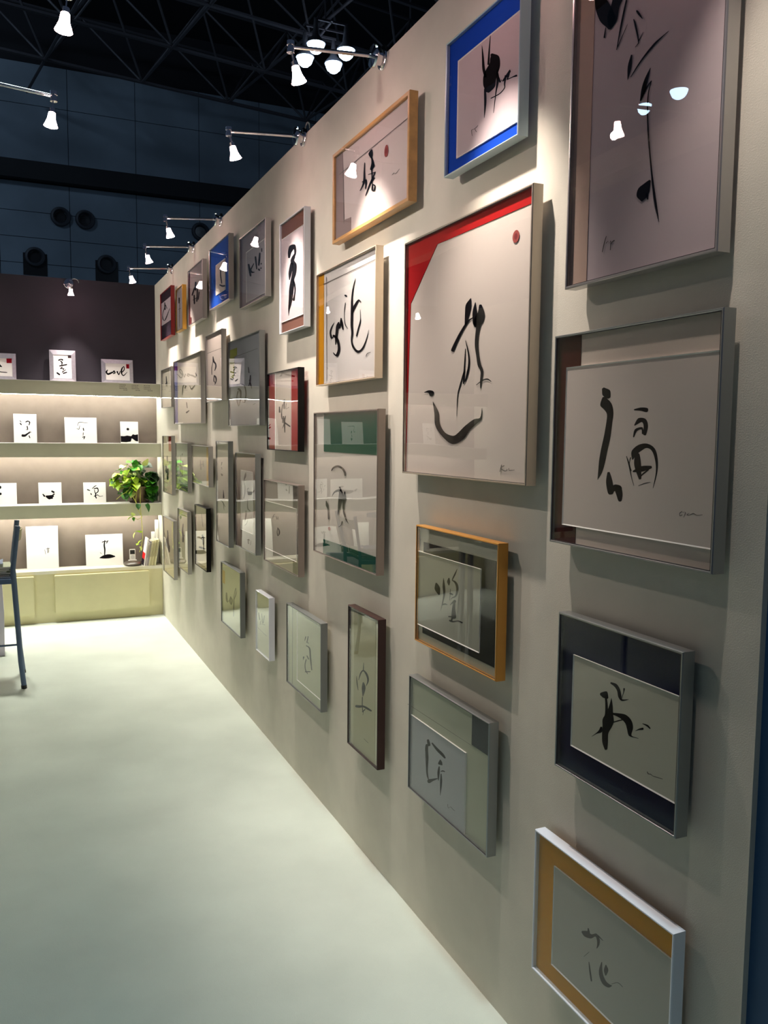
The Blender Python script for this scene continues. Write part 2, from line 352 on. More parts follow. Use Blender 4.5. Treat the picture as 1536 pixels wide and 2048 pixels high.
# ---------------------------------------------------------------- framed calligraphy on the long wall
# label, frame material, lip mm, y, z, width, height, ground colour, layers, strokes, lines, signature, dots, pale ink   (0.1 mm in the frame's own plane)
FRAMES = [["red-sided picture frame with a dark mat, topmost in the far corner","red",4,6.4677,2.3703,0.4658,0.3489,[48,36,50],[["paper",[215,205,215],[[-2289,-609],[1723,-609],[1723,1051],[-2289,1051]],"white calligraphy sheet"]],[[[-830,957,-642,933],[-941,944,-523,890],[-972,480,-346,403],[-792,416,-510,382]],[[-984,569,-848,545],[-1103,569,-801,515],[-1882,223,-1615,185],[-1785,-186,-1393,-202],[-471,-376,-822,-297],[1319,180,1137,216],[1299,198,1217,215]],[[-463,738,-353,730],[-495,722,-251,705],[38,405,277,389],[138,380,246,373]]],[],[],[],0],
["narrow gold-sided picture frame in the top row, second from the far corner","gold",5,5.9242,2.3373,0.2475,0.293,[212,200,192],[["paper",[214,206,216],[[-1188,-1415],[674,-1415],[674,1294],[-1188,1294]],None]],[[[-443,820,-206,787],[-592,803,-65,729],[-568,486,-129,426],[-449,438,-251,411]],[[-235,368,-156,357],[-284,362,-109,338],[-423,-1105,-291,-1119],[-388,-1118,-328,-1125]],[[-635,57,-657,70],[-572,47,-622,75],[182,6,133,34],[217,11,195,24]]],[],[],[],0],
["silver picture frame with a maroon strip down its left side, in the top row","silver",4,5.3809,2.3592,0.4541,0.3487,[205,190,188],[["mat_strip",[96,40,42],[[-2230,1703],[-2024,1703],[-1995,-1189],[-1580,-1239],[-1551,-1703],[-2230,-1703]],"maroon strip at the left edge"]],[[[-233,771,-4,733],[-384,755,126,671],[-449,323,-10,254],[-336,270,-138,239]],[[-573,477,-414,443],[-716,476,-363,401],[-1448,166,-1015,77],[-1384,115,-1189,75]],[[-748,34,-547,6],[-867,15,-421,-46],[-812,-465,-366,-523],[-685,-517,-484,-543]],[[296,239,457,213],[188,228,546,170],[-28,-413,333,-466],[63,-455,225,-479]],[[820,3,946,-19],[728,-4,1008,-53],[453,-375,736,-421],[516,-408,643,-429]],[[-1021,-239,-1064,-219],[-930,-253,-1025,-208],[390,-282,299,-238],[426,-271,386,-252]],[[-56,451,-110,476],[50,435,-69,489],[822,419,706,472],[862,432,809,456]]],[],[],[],0],
["silver picture frame with a bright blue mat, the smaller and farther of two blue ones","silver",4,4.727,2.3742,0.4761,0.3403,[24,74,170],[["paper",[215,205,195],[[-1012,-1018],[1259,-1018],[1259,585],[-1012,585]],"white sheet with one ink figure"]],[[[-221,288,-267,324],[-81,256,-183,336],[596,190,443,287],[1153,183,1001,264],[1207,202,1139,239]],[[169,276,274,256],[98,267,333,224],[-24,-35,271,-80],[255,-538,488,-568],[331,-569,435,-583]],[[-196,-583,-142,-563],[-120,-622,1,-579],[512,-793,582,-713],[1158,-872,1127,-790],[1285,-867,1271,-830]]],[],[],[],0],
["silver picture frame lettered with a brushed K and exclamation marks","silver",4,4.0278,2.293,0.4698,0.3467,[176,166,174],[["paper",[188,182,190],[[-1290,-1532],[2066,-1532],[2066,861],[-1290,861]],None]],[[[-971,272,-828,253],[-1036,247,-718,206],[-926,4,-519,-47],[-680,-337,-366,-375],[-572,-383,-431,-400]],[[58,117,111,101],[1,119,119,83],[-398,16,-197,-45],[-747,-105,-542,-165],[-732,-136,-639,-163]],[[-757,-2,-656,-1],[-755,-37,-531,-34],[-345,-259,-164,-223],[130,-328,130,-283],[201,-328,201,-307]],[[318,380,455,358],[245,359,549,311],[477,-190,693,-222],[545,-223,642,-237]],[[1091,421,1204,397],[1014,410,1266,358],[894,171,1232,102],[830,-90,1084,-141],[890,-129,1004,-152]],[[812,-271,916,-266],[825,-311,1055,-300],[988,-382,1184,-372],[1107,-411,1195,-406]],[[1267,-345,1207,-319],[1357,-356,1224,-298],[1444,-348,1311,-290],[1461,-327,1401,-301]],[[1361,-168,1291,-148],[1428,-168,1273,-124],[1486,-140,1332,-96],[1469,-116,1399,-96]],[[1437,563,1512,549],[1391,554,1557,522],[1390,421,1556,390],[1435,395,1510,381]]],[],[],[],0],
["tall white picture frame with a brown mat and a dancing ink figure","white",4,3.4078,2.1547,0.3327,0.4633,[120,84,74],[["paper",[205,190,196],[[-1624,-1786],[1340,-1786],[1340,1658],[-1624,1658]],"white sheet with a tall ink figure"]],[[[-498,713,-620,740],[-412,727,-682,785],[-221,883,-711,1013],[114,985,-468,1213],[-29,1065,247,1122],[117,932,439,885],[165,744,392,702],[228,705,330,686]],[[209,780,291,755],[131,778,314,723],[-150,705,254,588],[-361,575,167,499],[-137,367,466,308],[-96,199,493,91],[-166,18,383,-105],[-278,-138,177,-239],[-425,-326,139,-433],[-553,-584,81,-697],[-596,-892,-60,-984],[-646,-1164,-243,-1236],[-680,-1357,-442,-1395],[-622,-1613,-571,-1620],[-609,-1621,-586,-1624]],[[-232,506,-69,469],[-357,490,5,408],[-547,284,-83,182],[-633,86,-230,5],[-557,-147,-421,-172],[-524,-169,-463,-180]],[[-96,-226,17,-232],[-128,-258,121,-271],[88,-457,313,-478],[171,-701,367,-731],[53,-918,281,-961],[-75,-1041,250,-1103],[-7,-1095,140,-1122]],[[-218,-1004,-218,-986],[-164,-1023,-164,-983],[179,-1070,179,-1031],[231,-1067,231,-1049]]],[],[],[],0],
["wide picture frame of light wood with a small red sun dot","wood",12,2.6032,2.3307,0.6346,0.3109,[206,192,192],[["mat_strip",[150,132,132],[[-3053,1435],[-2427,1435],[-2309,286],[-2248,-895],[-1608,-937],[-1600,-1435],[-3053,-1435]],"taupe strip with a stepped corner"]],[[[174,781,235,757],[123,779,257,726],[-76,712,286,602],[89,543,252,509],[148,505,222,490]],[[163,553,212,542],[141,540,250,516],[175,349,396,285],[70,200,287,122],[111,151,209,116]],[[249,364,296,356],[233,349,338,332],[279,251,443,202],[213,182,316,139],[226,159,272,140]],[[190,174,240,161],[160,165,271,136],[192,-76,275,-98],[178,-235,247,-254],[195,-250,227,-259]],[[-406,519,-380,512],[-423,516,-365,499],[-473,292,-357,259],[-509,18,-336,-34],[-603,-145,-493,-188],[-794,-252,-742,-276],[-791,-264,-767,-274]],[[-598,-46,-617,-28],[-556,-59,-597,-20],[-357,-54,-204,-65],[-331,-307,-245,-330],[-307,-326,-269,-336]],[[485,-13,513,-25],[457,-12,520,-39],[61,-218,190,-272],[-174,-396,-68,-439],[-316,-537,-276,-553],[-311,-546,-293,-553]],[[-60,54,-68,66],[-33,45,-52,69],[497,-28,479,-4],[513,-24,504,-13]],[[421,-155,463,-176],[372,-150,465,-197],[158,-226,266,-264],[263,-334,338,-340],[298,-351,332,-354]],[[251,-331,301,-344],[221,-340,332,-369],[214,-510,345,-527],[476,-587,379,-543],[526,-437,420,-420],[321,-338,280,-355],[281,-329,263,-337]]],[[[-2354,770,-2368,780],[-2330,765,-2361,786],[2782,852,2759,870],[2786,857,2776,866]],[[-2354,782,-2338,778],[-2363,780,-2329,771],[-2265,-891,-2231,-898],[-2255,-898,-2240,-901]]],[[[1813,-460,1802,-452],[1828,-463,1805,-447],[1967,-447,1951,-424],[2079,-495,2060,-479],[2349,-437,2324,-422],[2350,-431,2339,-424]]],[[1358,384,148,180]],0],
["pale-sided picture frame with a bright blue mat, the larger and nearer of two blue ones","pale",4,1.8858,2.3514,0.3597,0.3411,[20,66,176],[["paper",[200,184,190],[[-1230,-1333],[1758,-1333],[1758,1064],[-1230,1064]],"white sheet with a heavy ink figure"]],[[[-60,988,-49,984],[-66,985,-42,977],[-49,724,49,689],[-16,427,113,387],[88,210,197,183],[129,177,179,165]],[[334,1068,348,1062],[324,1066,356,1052],[267,778,339,748],[226,464,322,425],[251,435,294,418]],[[360,622,421,627],[375,571,510,583],[347,525,764,424],[329,428,822,198],[181,356,730,51],[43,230,653,-56],[42,44,612,-203],[106,-76,447,-244],[164,-176,318,-251]],[[110,-89,154,-104],[85,-100,182,-133],[103,-387,217,-427],[119,-746,143,-755],[125,-753,136,-757]],[[675,154,696,147],[664,148,711,133],[669,-63,793,-112],[627,-358,681,-380],[556,-767,580,-776],[562,-774,572,-778]],[[757,-53,783,-58],[749,-64,807,-76],[814,-196,873,-183],[915,-178,876,-151],[914,-166,896,-154]],[[1064,-115,1104,-133],[1035,-121,1124,-160],[1007,-288,1075,-315],[1018,-383,1059,-408],[813,-433,842,-461],[438,-405,461,-433],[428,-411,438,-424]],[[961,-219,939,-203],[989,-224,939,-188],[1176,-181,1090,-119],[1304,-121,1267,-58],[1197,-151,1253,-182],[1122,-224,1178,-256],[1129,-241,1154,-255]],[[1191,-257,1182,-244],[1212,-266,1192,-239],[1386,-286,1368,-259],[1566,-330,1534,-276],[1589,-321,1575,-297]]],[],[[[-449,-1019,-459,-1017],[-444,-1016,-467,-1010],[-474,-882,-508,-867],[-356,-893,-369,-879],[-239,-887,-263,-868],[-169,-864,-186,-852],[-168,-859,-176,-853]],[[-334,-892,-325,-893],[-334,-897,-315,-898],[-261,-987,-232,-988],[-246,-995,-233,-995]]],[],0],
["tall silver picture frame with a beige left strip, top right of the wall","silver",6,1.298,2.1225,0.4212,0.635,[200,184,190],[["mat_strip",[200,172,160],[[-2046,-3115],[-1497,-3115],[-1497,2760],[-2046,2760]],"beige strip at the left edge"]],[[[-1473,2540,-1358,2510],[-1508,2482,-1253,2415],[-1464,2210,-1037,2116],[-1353,1976,-894,1900],[-1252,1842,-814,1733],[-1099,1703,-913,1637],[-1037,1635,-954,1606]],[[-784,2264,-653,2180],[-897,2260,-605,2073],[-977,2065,-728,1915],[-1085,1888,-780,1716],[-1047,1719,-893,1636],[-1015,1663,-946,1626]],[[-1130,1707,-1121,1703],[-1137,1706,-1116,1695],[-1182,1555,-1129,1529],[-1169,1536,-1145,1525]],[[-510,2042,-492,2031],[-523,2039,-484,2017],[-642,1710,-588,1680],[-712,1462,-667,1438],[-773,1174,-753,1164],[-769,1167,-760,1162]],[[-762,1168,-771,1174],[-754,1168,-773,1181],[-609,1332,-627,1344],[-478,1485,-488,1491],[-479,1488,-484,1491]],[[-240,1643,-223,1643],[-239,1628,-201,1629],[-175,1535,-122,1537],[-68,1426,-53,1427],[-59,1420,-52,1421]],[[-307,1515,-294,1512],[-311,1508,-283,1502],[-267,1380,-212,1365],[-178,1130,-140,1119],[-157,1029,-133,1021],[-150,1021,-139,1017]],[[-144,1030,-137,1024],[-153,1032,-138,1018],[-233,995,-221,985],[-233,991,-228,986]],[[-138,1056,-148,1063],[-128,1055,-150,1071],[-25,1162,-34,1169],[-26,1166,-30,1168]],[[-334,888,-312,877],[-350,883,-302,859],[-425,718,-318,667],[-421,486,-402,478],[-417,479,-408,475]],[[-314,496,-322,501],[-306,495,-323,508],[-36,666,-68,692],[285,802,242,842],[450,857,424,884],[643,905,634,915],[644,908,640,913]],[[203,449,211,445],[196,449,214,438],[68,322,157,271],[-15,164,94,106],[-44,-22,-7,-40],[-37,-35,-20,-43]],[[-13,-15,-23,-9],[-3,-15,-25,-1],[136,123,107,143],[252,202,232,217],[251,209,242,216]],[[239,209,249,204],[231,207,254,196],[163,13,191,1],[156,-307,193,-319],[214,-810,255,-821],[318,-1378,359,-1387],[399,-1804,462,-1815],[478,-2093,535,-2099],[587,-2351,596,-2352],[590,-2354,594,-2354]],[[299,-1547,325,-1562],[272,-1549,330,-1584],[142,-1580,320,-1695],[-4,-1627,286,-1792],[-43,-1753,227,-1850],[73,-1865,138,-1877],[94,-1886,123,-1891]],[[218,-1766,251,-1771],[204,-1784,277,-1794],[248,-1880,284,-1885],[260,-1891,277,-1894]]],[],[[[-899,-2314,-890,-2318],[-907,-2316,-887,-2324],[-961,-2422,-934,-2432],[-1011,-2584,-990,-2591],[-1006,-2591,-997,-2594]],[[-892,-2453,-899,-2447],[-882,-2453,-898,-2441],[-836,-2425,-837,-2416],[-796,-2467,-798,-2458],[-763,-2430,-742,-2432],[-768,-2593,-747,-2598],[-763,-2599,-753,-2602]],[[-750,-2499,-755,-2496],[-743,-2499,-755,-2492],[-686,-2462,-707,-2446],[-638,-2458,-656,-2435],[-631,-2450,-639,-2439]]],[],0],
["small silver picture frame in the far corner, just above the shelf top","silver",4,6.4883,1.8303,0.4372,0.2922,[186,180,168],[],[[[-500,888,-353,881],[-584,870,-257,855],[-571,568,-104,543],[-593,175,-359,162],[-534,156,-429,150]],[[-62,433,22,428],[-117,423,68,412],[-212,126,-26,116],[-165,111,-81,106]],[[-846,325,-909,337],[-756,324,-897,352],[47,434,-90,462],[59,448,-3,461]]],[],[],[],0],
["wide silver picture frame with a blue strip down its left side","silver",4,5.6987,1.7774,0.9428,0.4404,[212,202,190],[["mat_strip",[42,58,148],[[-4674,-2162],[-3639,-2162],[-3639,2162],[-4674,2162]],"blue strip at the left edge"]],[[[-1840,-183,-1926,-178],[-1777,-173,-1969,-161],[-1298,370,-1606,413],[-502,278,-440,323],[-385,281,-357,301]],[[-853,174,-982,188],[-737,186,-1022,216],[-536,313,-748,336],[-566,334,-661,345]],[[730,269,815,273],[718,249,906,260],[1364,-2,1322,74],[2446,201,2321,229],[2457,216,2401,229]],[[-425,-775,-326,-776],[-476,-792,-256,-793],[-268,-1132,-49,-1132],[-198,-1149,-99,-1149]],[[-496,-1491,-641,-1453],[-245,-1492,-565,-1409],[534,-1363,357,-1316],[576,-1338,497,-1317]],[[2706,1016,2778,1016],[2681,1002,2840,1002],[2944,781,3166,781],[3031,761,3131,762]]],[],[],[],0],
["tall narrow silver picture frame between the blue-striped and the green-striped one","silver",4,4.8741,1.8743,0.4113,0.3906,[196,182,176],[],[[[-574,643,-490,638],[-616,628,-430,619],[-612,356,-145,358],[-51,174,292,178],[-2,-1,359,-37],[-206,-180,-61,-201],[-187,-197,-122,-206]],[[-621,338,-566,332],[-663,332,-540,318],[-980,-12,-791,-28],[-933,-359,-775,-368],[-888,-375,-817,-379]],[[-355,-436,-291,-428],[-347,-456,-204,-438],[-105,-571,291,-558],[109,-755,411,-777],[-176,-952,27,-977],[-148,-975,-57,-987]],[[-329,-470,-218,-477],[-401,-487,-154,-503],[-454,-782,-212,-783],[6,-893,158,-859],[124,-901,192,-886]]],[[[-2016,935,-2016,945],[-2016,929,-2016,951],[1541,925,1510,946],[1565,931,1551,940]]],[],[],0],
["dark silver picture frame with a yellow-green strip at its upper left","steel",4,4.2076,1.758,0.6192,0.4441,[160,164,172],[["mat_patch",[132,142,22],[[-3056,1799],[-1539,1805],[-1520,1436],[-2047,1356],[-2252,294],[-3056,295]],"yellow-green strip at upper left"]],[[[1118,233,1205,226],[1059,218,1252,203],[946,-55,1201,-79],[797,-257,875,-267],[809,-267,844,-272]],[[884,17,925,19],[874,6,964,10],[1082,-174,1268,-170],[1337,-421,1415,-420],[1366,-429,1401,-429]],[[738,648,797,646],[708,636,839,631],[822,378,951,374],[863,364,922,362]],[[-1405,-305,-1248,-278],[-1377,-361,-1030,-301],[-1026,-458,-622,-446],[-868,-727,-623,-738],[-1032,-995,-809,-1015],[-1208,-1179,-1209,-1219],[-1403,-986,-1581,-988],[-1467,-708,-1648,-697],[-1184,-461,-1428,-437],[-1228,-431,-1338,-420]],[[-592,-117,-566,-106],[-565,-132,-508,-108],[-98,-222,64,-206],[148,-497,348,-499],[142,-763,343,-775],[-71,-1033,112,-1048],[-35,-1056,47,-1062]],[[-533,-1004,-519,-989],[-488,-1018,-456,-985],[-76,-1054,-45,-1022],[-15,-1050,-1,-1036]],[[1590,-1222,1575,-1215],[1621,-1223,1589,-1208],[2061,-1170,2030,-1155],[2074,-1163,2060,-1156]]],[[[-1981,1362,-1992,1370],[-1945,1357,-1971,1376],[2218,1399,2196,1416],[2235,1404,2226,1412]]],[],[],0],
["black-sided picture frame with red mats either side of a pale panel","black",4,3.5445,1.5963,0.4569,0.3439,[150,26,36],[["paper",[206,194,186],[[-1201,-1680],[1084,-1680],[1084,1680],[-1201,1680]],"pale middle panel"]],[[[107,480,174,476],[63,464,212,457],[20,289,194,283],[32,97,181,94],[73,79,140,77]],[[-133,279,-77,275],[-175,267,-51,258],[-319,4,-193,-2],[-356,-205,-178,-207],[-287,-340,-186,-340],[-257,-352,-211,-352]],[[-637,193,-556,193],[-683,173,-503,171],[-681,-37,-424,-38],[-604,-67,-489,-68]],[[389,301,422,300],[367,294,441,290],[334,69,395,80],[771,119,736,139],[787,128,771,137]],[[-44,-232,35,-237],[-101,-250,72,-259],[-186,-501,-86,-506],[-164,-514,-119,-517]],[[293,-217,336,-221],[256,-226,352,-235],[-1,-412,271,-424],[65,-595,264,-594],[131,-913,255,-911],[167,-927,223,-926]],[[-18,-487,40,-463],[20,-518,149,-465],[522,-621,634,-574],[877,-695,975,-655],[958,-696,1002,-678]],[[98,-563,150,-570],[47,-572,162,-587],[-161,-743,-113,-749],[-156,-751,-134,-753]],[[-203,-348,-208,-335],[-160,-356,-171,-326],[290,-347,279,-318],[326,-338,321,-325]]],[],[],[],0],
["beige-sided picture frame brushed with the word smile beside an amber strip","beige",4,2.8092,1.8884,0.5724,0.4173,[210,204,204],[["mat_strip",[200,138,22],[[-2822,-2046],[-2240,-2046],[-2240,2046],[-2822,2046]],"amber strip at the left edge"]],[[[-1149,109,-1129,103],[-1169,108,-1126,95],[-1471,-27,-1342,-57],[-1603,-202,-1435,-218],[-1440,-430,-1294,-381],[-1100,-368,-1236,-316],[-1094,-340,-1154,-316]],[[-1254,-319,-1192,-304],[-1236,-353,-1100,-319],[-940,-500,-708,-478],[-774,-707,-515,-716],[-764,-898,-486,-939],[-935,-1038,-749,-1129],[-1029,-1000,-1118,-1028],[-1184,-940,-1223,-947],[-1207,-936,-1224,-939]],[[-952,-680,-986,-675],[-928,-672,-1004,-662],[-796,-466,-1024,-435],[-686,-243,-970,-203],[-676,-41,-901,-3],[-750,76,-628,92],[-679,-160,-476,-136],[-397,-70,-544,-45],[-343,177,-456,213],[-441,20,-222,7],[-285,-213,-158,-218],[-241,-233,-184,-236]],[[-118,948,-103,959],[-94,931,-60,956],[-20,892,59,938],[89,869,143,894],[141,863,165,874]],[[-9,677,15,672],[-27,672,26,662],[-113,477,-59,469],[-120,190,-75,185],[-44,-81,34,-81],[231,-242,260,-238],[247,-246,260,-245]],[[910,1351,924,1348],[899,1349,930,1341],[704,1127,814,1103],[575,866,722,840],[520,535,711,509],[501,116,744,86],[499,-167,725,-191],[567,-427,775,-450],[535,-681,691,-692],[696,-936,863,-918],[1157,-1156,1199,-1074],[1643,-1075,1524,-1032],[1942,-819,1866,-802],[2132,-517,2103,-511],[2127,-511,2114,-509]],[[669,193,632,202],[701,199,618,218],[928,368,721,425],[1157,507,987,570],[1264,558,1251,615],[1406,495,1452,506],[1437,489,1458,493]],[[1360,249,1374,247],[1352,245,1383,242],[1377,-18,1427,-24],[1326,-145,1440,-166],[1159,-345,1273,-369],[1012,-558,1128,-580],[1033,-580,1085,-590]]],[[[-2003,1649,-2017,1661],[-1969,1642,-2000,1668],[2559,1667,2535,1690],[2571,1673,2561,1684]],[[-1967,1658,-1949,1655],[-1978,1654,-1938,1648],[-1905,-1695,-1867,-1697],[-1894,-1701,-1877,-1702]]],[[[1917,-1340,1899,-1336],[1935,-1337,1895,-1328],[2042,-1259,1998,-1238],[2308,-1230,2295,-1218],[2315,-1225,2310,-1220]]],[],0],
["big picture frame with a red mat cut on a slant at the upper left","champagne",5,1.9723,1.7207,0.6686,0.6748,[214,202,196],[["mat",[176,24,26],[[-3293,3324],[3293,3324],[3293,2977],[-1429,2986],[-3075,1602],[-3293,-3324],[-3293,-3324]],"red mat with a cut corner"]],[[[481,1256,505,1249],[460,1251,514,1235],[236,1131,531,1059],[202,924,446,874],[194,652,289,634],[215,629,257,621]],[[604,761,617,751],[582,763,611,741],[312,702,388,665],[-60,464,60,420],[-327,240,-181,194],[-519,55,-351,6],[-500,12,-425,-10]],[[720,1119,741,1116],[707,1113,753,1105],[595,903,832,878],[626,608,968,591],[742,533,895,526]],[[953,1038,1017,1032],[919,1013,1062,1000],[851,843,1207,779],[703,733,1143,597],[664,599,967,500],[698,518,834,474]],[[893,615,989,596],[821,586,1035,544],[759,327,940,299],[746,40,927,27],[822,-213,983,-214],[906,-466,1080,-456],[1057,-629,1198,-631],[1040,-863,1138,-873],[1050,-1034,1095,-1038],[1061,-1044,1081,-1046]],[[870,-951,863,-946],[884,-952,867,-940],[1181,-865,1156,-840],[1399,-855,1406,-820],[1565,-909,1583,-895],[1582,-909,1590,-903]],[[258,202,270,202],[253,196,281,197],[376,-92,450,-92],[419,-378,513,-388],[306,-696,398,-713],[225,-869,186,-898],[257,-659,171,-652],[278,-40,240,-36],[268,-31,251,-29]],[[204,-559,229,-564],[183,-566,239,-578],[20,-849,77,-860],[-139,-1181,-89,-1186],[-150,-1691,-130,-1692],[-144,-1695,-135,-1696]],[[-2094,-1022,-2097,-1015],[-2079,-1025,-2086,-1010],[-1830,-1043,-1806,-969],[-1733,-1131,-1539,-1005],[-1559,-1136,-1473,-1080]],[[-1543,-1316,-1524,-1313],[-1549,-1325,-1507,-1320],[-1441,-1637,-1165,-1617],[-1378,-1960,-1091,-1919],[-977,-2251,-785,-2160],[-357,-2465,-322,-2244],[245,-2328,-45,-2160],[559,-2102,313,-1983],[924,-1925,769,-1819],[1174,-1808,1078,-1781],[1178,-1563,1152,-1561],[1172,-1557,1160,-1556]]],[],[[[2142,-2933,2157,-2935],[2131,-2940,2163,-2942],[2070,-3090,2103,-3093],[2077,-3098,2091,-3099]],[[2270,-2941,2279,-2947],[2254,-2942,2274,-2955],[2104,-3014,2137,-3010],[2294,-3083,2303,-3066],[2425,-3052,2401,-3041],[2392,-3021,2374,-3028],[2382,-3020,2374,-3023]],[[2473,-3000,2488,-2998],[2467,-3008,2499,-3003],[2495,-3059,2503,-3042],[2725,-3039,2723,-3028],[2733,-3036,2732,-3031]]],[[2555,2377,144,143]],0],
["large silver picture frame with a raised sheet over a brown left strip","steel",5,1.3028,1.4894,0.4715,0.4446,[214,200,190],[["mat_strip",[66,24,17],[[-2308,-2173],[-1558,-2173],[-1558,2173],[-2308,2173]],"brown strip at the left edge"],["panel",[218,206,200],[[-1974,-1790],[2308,-1790],[2308,1515],[-1974,1515]],"raised calligraphy sheet"]],[[[-808,1037,-755,1060],[-804,991,-687,1041],[-785,909,-559,994],[-682,855,-532,904],[-604,828,-537,851]],[[-775,870,-697,876],[-809,822,-635,834],[-843,705,-551,781],[-721,621,-470,693],[-629,527,-427,533],[-637,372,-453,355],[-697,96,-494,73],[-772,-158,-568,-181],[-823,-389,-626,-406],[-843,-620,-716,-634],[-855,-778,-840,-780],[-853,-782,-846,-783]],[[-537,-617,-498,-613],[-557,-642,-470,-633],[-584,-823,-382,-798],[-520,-1024,-339,-995],[-457,-1063,-376,-1050]],[[-422,-1026,-463,-1002],[-363,-1014,-454,-963],[-275,-967,-336,-857],[-211,-994,-161,-860],[-117,-967,-95,-907]],[[-278,-887,-188,-867],[-312,-951,-112,-907],[-255,-1058,-71,-1026],[-201,-1153,-89,-1139],[-165,-1178,-114,-1172]],[[169,591,167,602],[185,585,180,609],[348,574,347,634],[505,544,518,625],[557,561,562,597]],[[203,298,191,305],[219,300,193,317],[358,355,298,436],[416,353,498,419],[452,286,573,290],[447,142,533,134],[467,117,506,113]],[[190,78,174,82],[203,85,169,93],[273,190,214,229],[393,222,421,265],[410,146,453,151],[425,136,444,138]],[[188,-349,168,-347],[203,-339,159,-333],[288,-249,141,-190],[416,-176,320,-69],[555,-121,565,-39],[695,-168,775,-126],[790,-327,864,-317],[827,-555,869,-556],[767,-838,780,-839],[770,-842,776,-842]],[[275,-223,335,-220],[242,-260,375,-254],[230,-455,423,-433],[364,-694,442,-680],[392,-711,427,-705]],[[206,-582,198,-567],[231,-586,214,-552],[470,-565,427,-463],[694,-499,676,-447],[719,-479,711,-456]],[[629,-515,639,-523],[612,-517,634,-534],[478,-592,507,-613],[373,-679,386,-687],[372,-685,377,-688]],[[-3,-293,7,-291],[-6,-300,15,-295],[65,-457,108,-449],[148,-669,170,-665],[230,-832,243,-829],[235,-835,241,-833]],[[115,-309,127,-310],[106,-315,133,-318],[84,-426,102,-425],[144,-561,162,-557],[151,-564,159,-562]],[[376,-836,374,-833],[382,-837,377,-829],[545,-788,538,-774],[683,-756,680,-748],[687,-753,686,-749]]],[],[[[1531,-1217,1536,-1221],[1524,-1219,1534,-1226],[1468,-1261,1483,-1264],[1485,-1312,1492,-1302],[1540,-1287,1532,-1278],[1543,-1282,1539,-1278]],[[1543,-1241,1543,-1237],[1548,-1242,1547,-1235],[1610,-1231,1620,-1229],[1574,-1318,1584,-1319],[1576,-1321,1580,-1322]],[[1656,-1276,1652,-1273],[1664,-1275,1654,-1267],[1704,-1240,1711,-1234],[1674,-1288,1679,-1281],[1762,-1257,1756,-1247],[1811,-1241,1813,-1230],[1893,-1264,1894,-1256],[2011,-1243,2009,-1236],[2014,-1240,2014,-1237]]],[],0],
["silver picture frame in the far corner beside the plant, with a rust-red patch","silver",4,6.4887,1.2572,0.4028,0.4364,[222,212,186],[["mat_patch",[176,64,44],[[311,1024],[1328,1024],[1328,2142],[311,2142]],"rust-red patch at upper right"]],[[[-506,643,-251,651],[-660,599,-93,617],[-457,143,-221,152],[-391,130,-285,134]],[[-1082,-36,-887,-27],[-1194,-70,-762,-50],[-1126,-629,-551,-599],[-957,-659,-699,-645]],[[-249,-312,-59,-305],[-373,-346,50,-330],[-708,-1103,48,-1067],[-510,-1145,-170,-1129]],[[-1471,-513,-1408,-500],[-1455,-527,-1315,-498],[-4,-711,130,-682],[85,-710,145,-697]]],[],[],[],0],
["silver picture frame with an olive strip along its bottom, second from the corner","silver",4,5.905,1.2615,0.4536,0.3337,[178,184,174],[["mat_strip",[104,112,98],[[-2228,-1628],[1811,-1628],[1811,-1224],[-2228,-1224]],"olive strip along the bottom"]],[[[-78,947,97,948],[-203,917,186,919],[-213,804,61,806],[-149,783,-26,784]],[[-703,729,-613,732],[-760,713,-560,718],[-961,-461,-759,-452],[-908,-473,-817,-470]],[[-99,432,147,445],[-224,383,321,414],[58,132,368,150],[158,114,297,123]],[[-334,36,-227,41],[-396,16,-158,27],[-303,-602,-27,-587],[-223,-618,-99,-611]]],[],[],[],0],
["small silver picture frame with an ochre strip at its right edge","silver",4,5.2818,1.2965,0.5097,0.244,[176,170,154],[["mat_strip",[188,150,58],[[1552,-1180],[2104,-1180],[2104,1180],[1552,1180]],"ochre strip at the right edge"]],[[[-271,307,-184,311],[-319,289,-126,298],[-220,-243,68,-227],[-134,-262,-4,-255]],[[495,286,607,291],[431,262,682,274],[546,-35,733,-25],[601,-48,686,-43]],[[-531,-5,-542,6],[-474,-9,-497,17],[800,88,778,113],[843,99,833,110]]],[],[],[],0],
["very narrow tall steel picture frame with a column of small ink marks","steel",4,4.6807,1.1639,0.3027,0.581,[204,196,186],[],[[[-469,1723,-342,1722],[-570,1698,-288,1694],[-652,1538,-486,1536],[-620,1522,-545,1521]],[[-579,1437,-516,1444],[-604,1421,-463,1435],[-473,1308,-333,1322],[-420,1299,-357,1306]],[[-685,1049,-594,1067],[-686,1022,-485,1063],[-555,945,-197,1018],[-359,937,-198,970]],[[-125,140,-72,144],[-157,127,-38,136],[-232,-275,125,-247],[-130,-300,31,-287]],[[-637,-487,-582,-475],[-640,-503,-517,-476],[-214,-631,-30,-605],[-22,-950,62,-941],[4,-955,42,-951]],[[-304,-504,-244,-494],[-318,-521,-186,-498],[198,-752,307,-732],[247,-755,295,-746]],[[-967,-489,-970,-479],[-925,-491,-933,-470],[230,-383,223,-361],[266,-373,263,-364]]],[],[],[],0],
